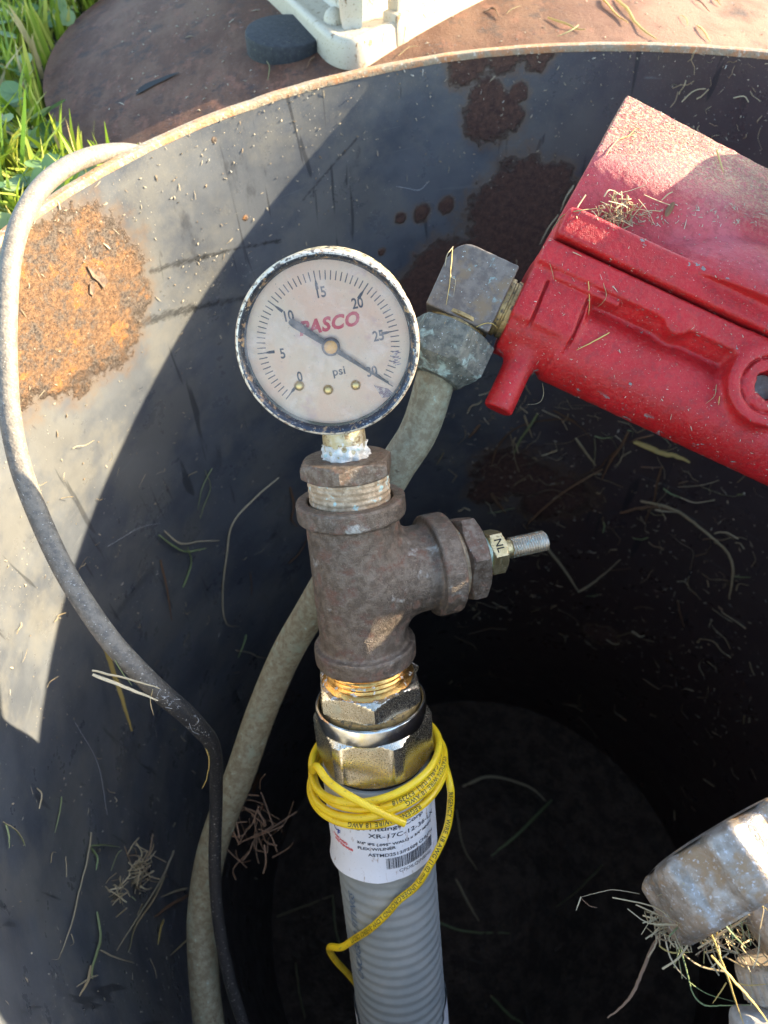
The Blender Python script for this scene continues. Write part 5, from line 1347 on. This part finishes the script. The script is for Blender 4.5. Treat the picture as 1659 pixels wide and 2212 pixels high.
litter('chaff', 'chaff scattered on the red regulator', surf_samples(['regulator'], 420, (1060, 1659, 330, 1050)), (.2, 1.1), .08)
litter('chaff', 'chaff line where the hump meets the red cover', surf_samples(['regulator'], 130, (1330, 1659, 440, 490)), (.4, 1.8), .12, chunk=.2)
sp_ = []
for _ in range(700):
    x, y = CX + rng.uniform(-R, R) * .9, CY + rng.uniform(-R, R) * .9
    l_ = BVH['soil'].ray_cast(Vector((x, y, 0)), Vector((0, 0, -1)))
    if l_[0] is not None and math.hypot(x - CX, y - CY) < R - 5: sp_.append((np.array(l_[0]) + (0, 0, .6), np.array((0, 0, 1.))))
litter('chaff', 'straw and leaf crumbs on the dark soil at the bottom of the drum', sp_, (4, 22), .7, 'decay')

def rust_flakes():
    root = bpy.data.objects['access_drum']; org = np.array([CX, CY, 0])
    for P_, lift in (([(186, 574), (200, 580), (222, 590), (230, 606), (222, 622), (212, 608), (198, 598)], .9), ([(192, 612), (203, 614), (200, 640), (192, 632)], .8)):
        h = [cast(u, v, ['wall'], lift * (.6 + .6 * rng.random())) for u, v in P_]; k = len(h)
        top = [a for a, b in h]; bot = [a - b * (lift * .55) for a, b in h]; c = np.mean(top, 0) - h[0][1] * .5
        V = np.array(top + bot + [c]) - org
        obj('rust_flake', (V, [(i, (i + 1) % k, 2 * k) for i in range(k)] + [(i, k + i, k + (i + 1) % k, (i + 1) % k) for i in range(k)]), MAT['flake'], root, smooth=0)
rust_flakes()
def cobweb():
    parts = []
    for _ in range(26):
        t = rng.uniform(0, 1); u0, v0 = 330 + 125 * t + rng.normal() * 8, 1478 + 130 * t + rng.normal() * 10
        a = cast(u0, v0, ['bhose', 'wall'], .15)[0]; u1, v1 = u0 + rng.normal() * 22, v0 + rng.normal() * 22; b = cast(u1, v1, ['bhose', 'wall'], .2)[0]
        if np.linalg.norm(a - b) > 30: continue
        parts.append(tube(crom([a, (a + b) / 2 + rng.normal(size=3) * .5, b], 3), .06, 4))
    for P_ in ([(855, 402), (880, 406), (905, 410), (925, 392)], [(232, 1180), (300, 1140), (345, 1130)], [(160, 1560), (210, 1650), (230, 1760)], [(560, 700), (600, 760), (640, 800)]):
        q = [cast(u, v, ['wall'], .4)[0] for u, v in P_]; parts.append(tube(crom(q, 4), .09, 4))
    V, Fc = join(parts); o = V.mean(0)
    obj('cobweb', (V - o, Fc), MAT['cobweb'], m=frame(o, (1, 0, 0), (0, 0, 1)), label='fine cobweb threads round the black hose and across the drum wall', cat='cobweb', kind='stuff', smooth=180)
cobweb()
# ------------------------------------------------------------------ grass and clover
def blades(n, x0, x1, y0, y1, hh, ww, seed, name, label, mat='grass'):
    g = np.random.default_rng(seed); V, Fc = [], []
    x = g.uniform(x0, x1, n); y = g.uniform(y0, y1, n)
    ok = (np.hypot(x - CX, y - CY) > R + 9) & (np.hypot(x - LC[0], y - LC[1]) > LR + 3)
    x, y = x[ok], y[ok]; n = len(x)
    near = np.minimum(np.hypot(x - CX, y - CY) - R - 6, np.hypot(x - LC[0], y - LC[1]) - LR)
    h = g.uniform(*hh, n); w_ = g.uniform(*ww, n); a = g.uniform(0, 2 * np.pi, n); ln = np.minimum(g.uniform(.15, 1.1, n) * h, np.maximum(near, 3)); la = g.uniform(0, 2 * np.pi, n)
    c, s_ = np.cos(a) * w_ / 2, np.sin(a) * w_ / 2; dx, dy = np.cos(la) * ln, np.sin(la) * ln
    z0 = np.full(n, GZ - 3)
    lv = [(0, 1.), (.4, .95), (.75, .7), (1., .06)]
    for t, k in lv:
        zz = z0 + h * (t - .25 * t * t * (ln / h) ** 2); px = x + dx * t * t; py = y + dy * t * t
        V.append(np.c_[px - c * k, py - s_ * k, zz]); V.append(np.c_[px + c * k, py + s_ * k, zz])
    V = np.stack(V, 1).reshape(-1, 3)
    b = np.arange(n)[:, None] * 8
    Fq = np.concatenate([b + np.array([0, 1, 3, 2]), b + np.array([2, 3, 5, 4]), b + np.array([4, 5, 7, 6])])
    return obj(name, (V, Fq.tolist()), MAT[mat], label=label, cat='grass', kind='stuff', smooth=180)
blades(19000, -520, -60, -250, 900, (14, 44), (1.6, 4.0), 1, 'grass', 'sunlit short green lawn grass left of the rusty lid')
blades(26000, -1500, 1600, -900, 1900, (20, 50), (3, 7), 2, 'grass', 'wider lawn of green grass around the drum')
def clover(n, x0, x1, y0, y1, seed):
    g = np.random.default_rng(seed); parts = []
    for _ in range(n):
        x, y = g.uniform(x0, x1), g.uniform(y0, y1)
        if math.hypot(x - CX, y - CY) < R + 12 or math.hypot(x - LC[0], y - LC[1]) < LR + 6: continue
        z = GZ + g.uniform(6, 26); a0 = g.uniform(0, 6.28); r = g.uniform(3.2, 6.5); tilt = g.normal(size=2) * .35
        for k in range(3):
            a = a0 + k * 2.094; cx, cy = x + math.cos(a) * r * .95, y + math.sin(a) * r * .95
            V = [(cx, cy, z - .8 + (tilt[0] * (cx - x) + tilt[1] * (cy - y)))]
            for t in np.linspace(0, 2 * np.pi, 9, endpoint=False):
                qx, qy = cx + math.cos(t) * r, cy + math.sin(t) * r; V.append((qx, qy, z + tilt[0] * (qx - x) + tilt[1] * (qy - y)))
            parts.append((V, [(0, i, i % 9 + 1) for i in range(1, 10)]))
    return obj('clover', join(parts), MAT['clover'], label='round leaved green clover growing among the lawn grass', cat='clover', kind='stuff', smooth=180)
clover(2600, -480, -70, -250, 900, 5)
# the few tall blades nearest the hose
TG = 'tall grass blades at the left picture edge'
for P, wpx, mt, lb_ in [([(45, 420), (48, 330), (52, 250), (54, 195)], 13, (.09, .18, .02), 'widest tall green grass blade near the hose, with a clipped tip'),
  ([(36, 400), (30, 340), (26, 290)], 7, (.25, .26, .04), 'yellowish blade with a brown clipped tip left of the widest blade'),
  ([(10, 400), (6, 330), (0, 250), (-4, 200)], 8, (.13, .22, .03), 'tall green blade at the very left picture edge'),
  ([(38, 190), (22, 130), (8, 60), (-4, 20)], 8, (.18, .27, .07), 'long pale green blade leaning left above the widest blade'),
  ([(103, 345), (101, 320), (99, 300)], 7, (.10, .20, .03), 'short clipped green blade by the edge of the lid')]:
    def g0(u, v, z): d = ray(u, v); return CAM + d * ((z - CAM[2]) / d[2])
    base = g0(P[0][0], P[0][1], GZ); dep = np.linalg.norm(base - CAM); pts = []
    for i, (u, v) in enumerate(P):
        d = ray(u, v); k = base[1] - 6 * i; pts.append(CAM + d * ((k - CAM[1]) / d[1]))
    k = len(pts) * 1; path = crom(pts, 5); wv = wpx * .5 * dep / F; x_ = norm(np.cross(norm(path[-1] - path[0]), M @ np.array([0, 0, -1.])))
    V, Fc = [], []
    for i, p in enumerate(path):
        t = i / (len(path) - 1); w_ = wv * (1 - .75 * t ** 2.5); V += [p - x_ * w_, p + M @ np.array([0, 0, -.8]) * 1.0, p + x_ * w_]
    for i in range(len(path) - 1): a = i * 3; Fc += [(a, a + 1, a + 4, a + 3), (a + 1, a + 2, a + 5, a + 4)]
    nm = N('tall_blade'); nm.done(mt, .45); tl = nm.t.nodes.new('ShaderNodeBsdfTranslucent'); tl.inputs[0].default_value = (*mt, 1); mx = nm.t.nodes.new('ShaderNodeMixShader'); mx.inputs[0].default_value = .4
    nm.t.links.new(nm.b.outputs[0], mx.inputs[1]); nm.t.links.new(tl.outputs[0], mx.inputs[2]); nm.t.links.new(mx.outputs[0], nm.out.inputs[0])
    o = path[0].copy(); obj('grass_blade', (np.array(V) - o, Fc), nm.m, m=frame(o, (1, 0, 0), (0, 0, 1)), label=lb_, cat='grass blade', group=TG, smooth=180)
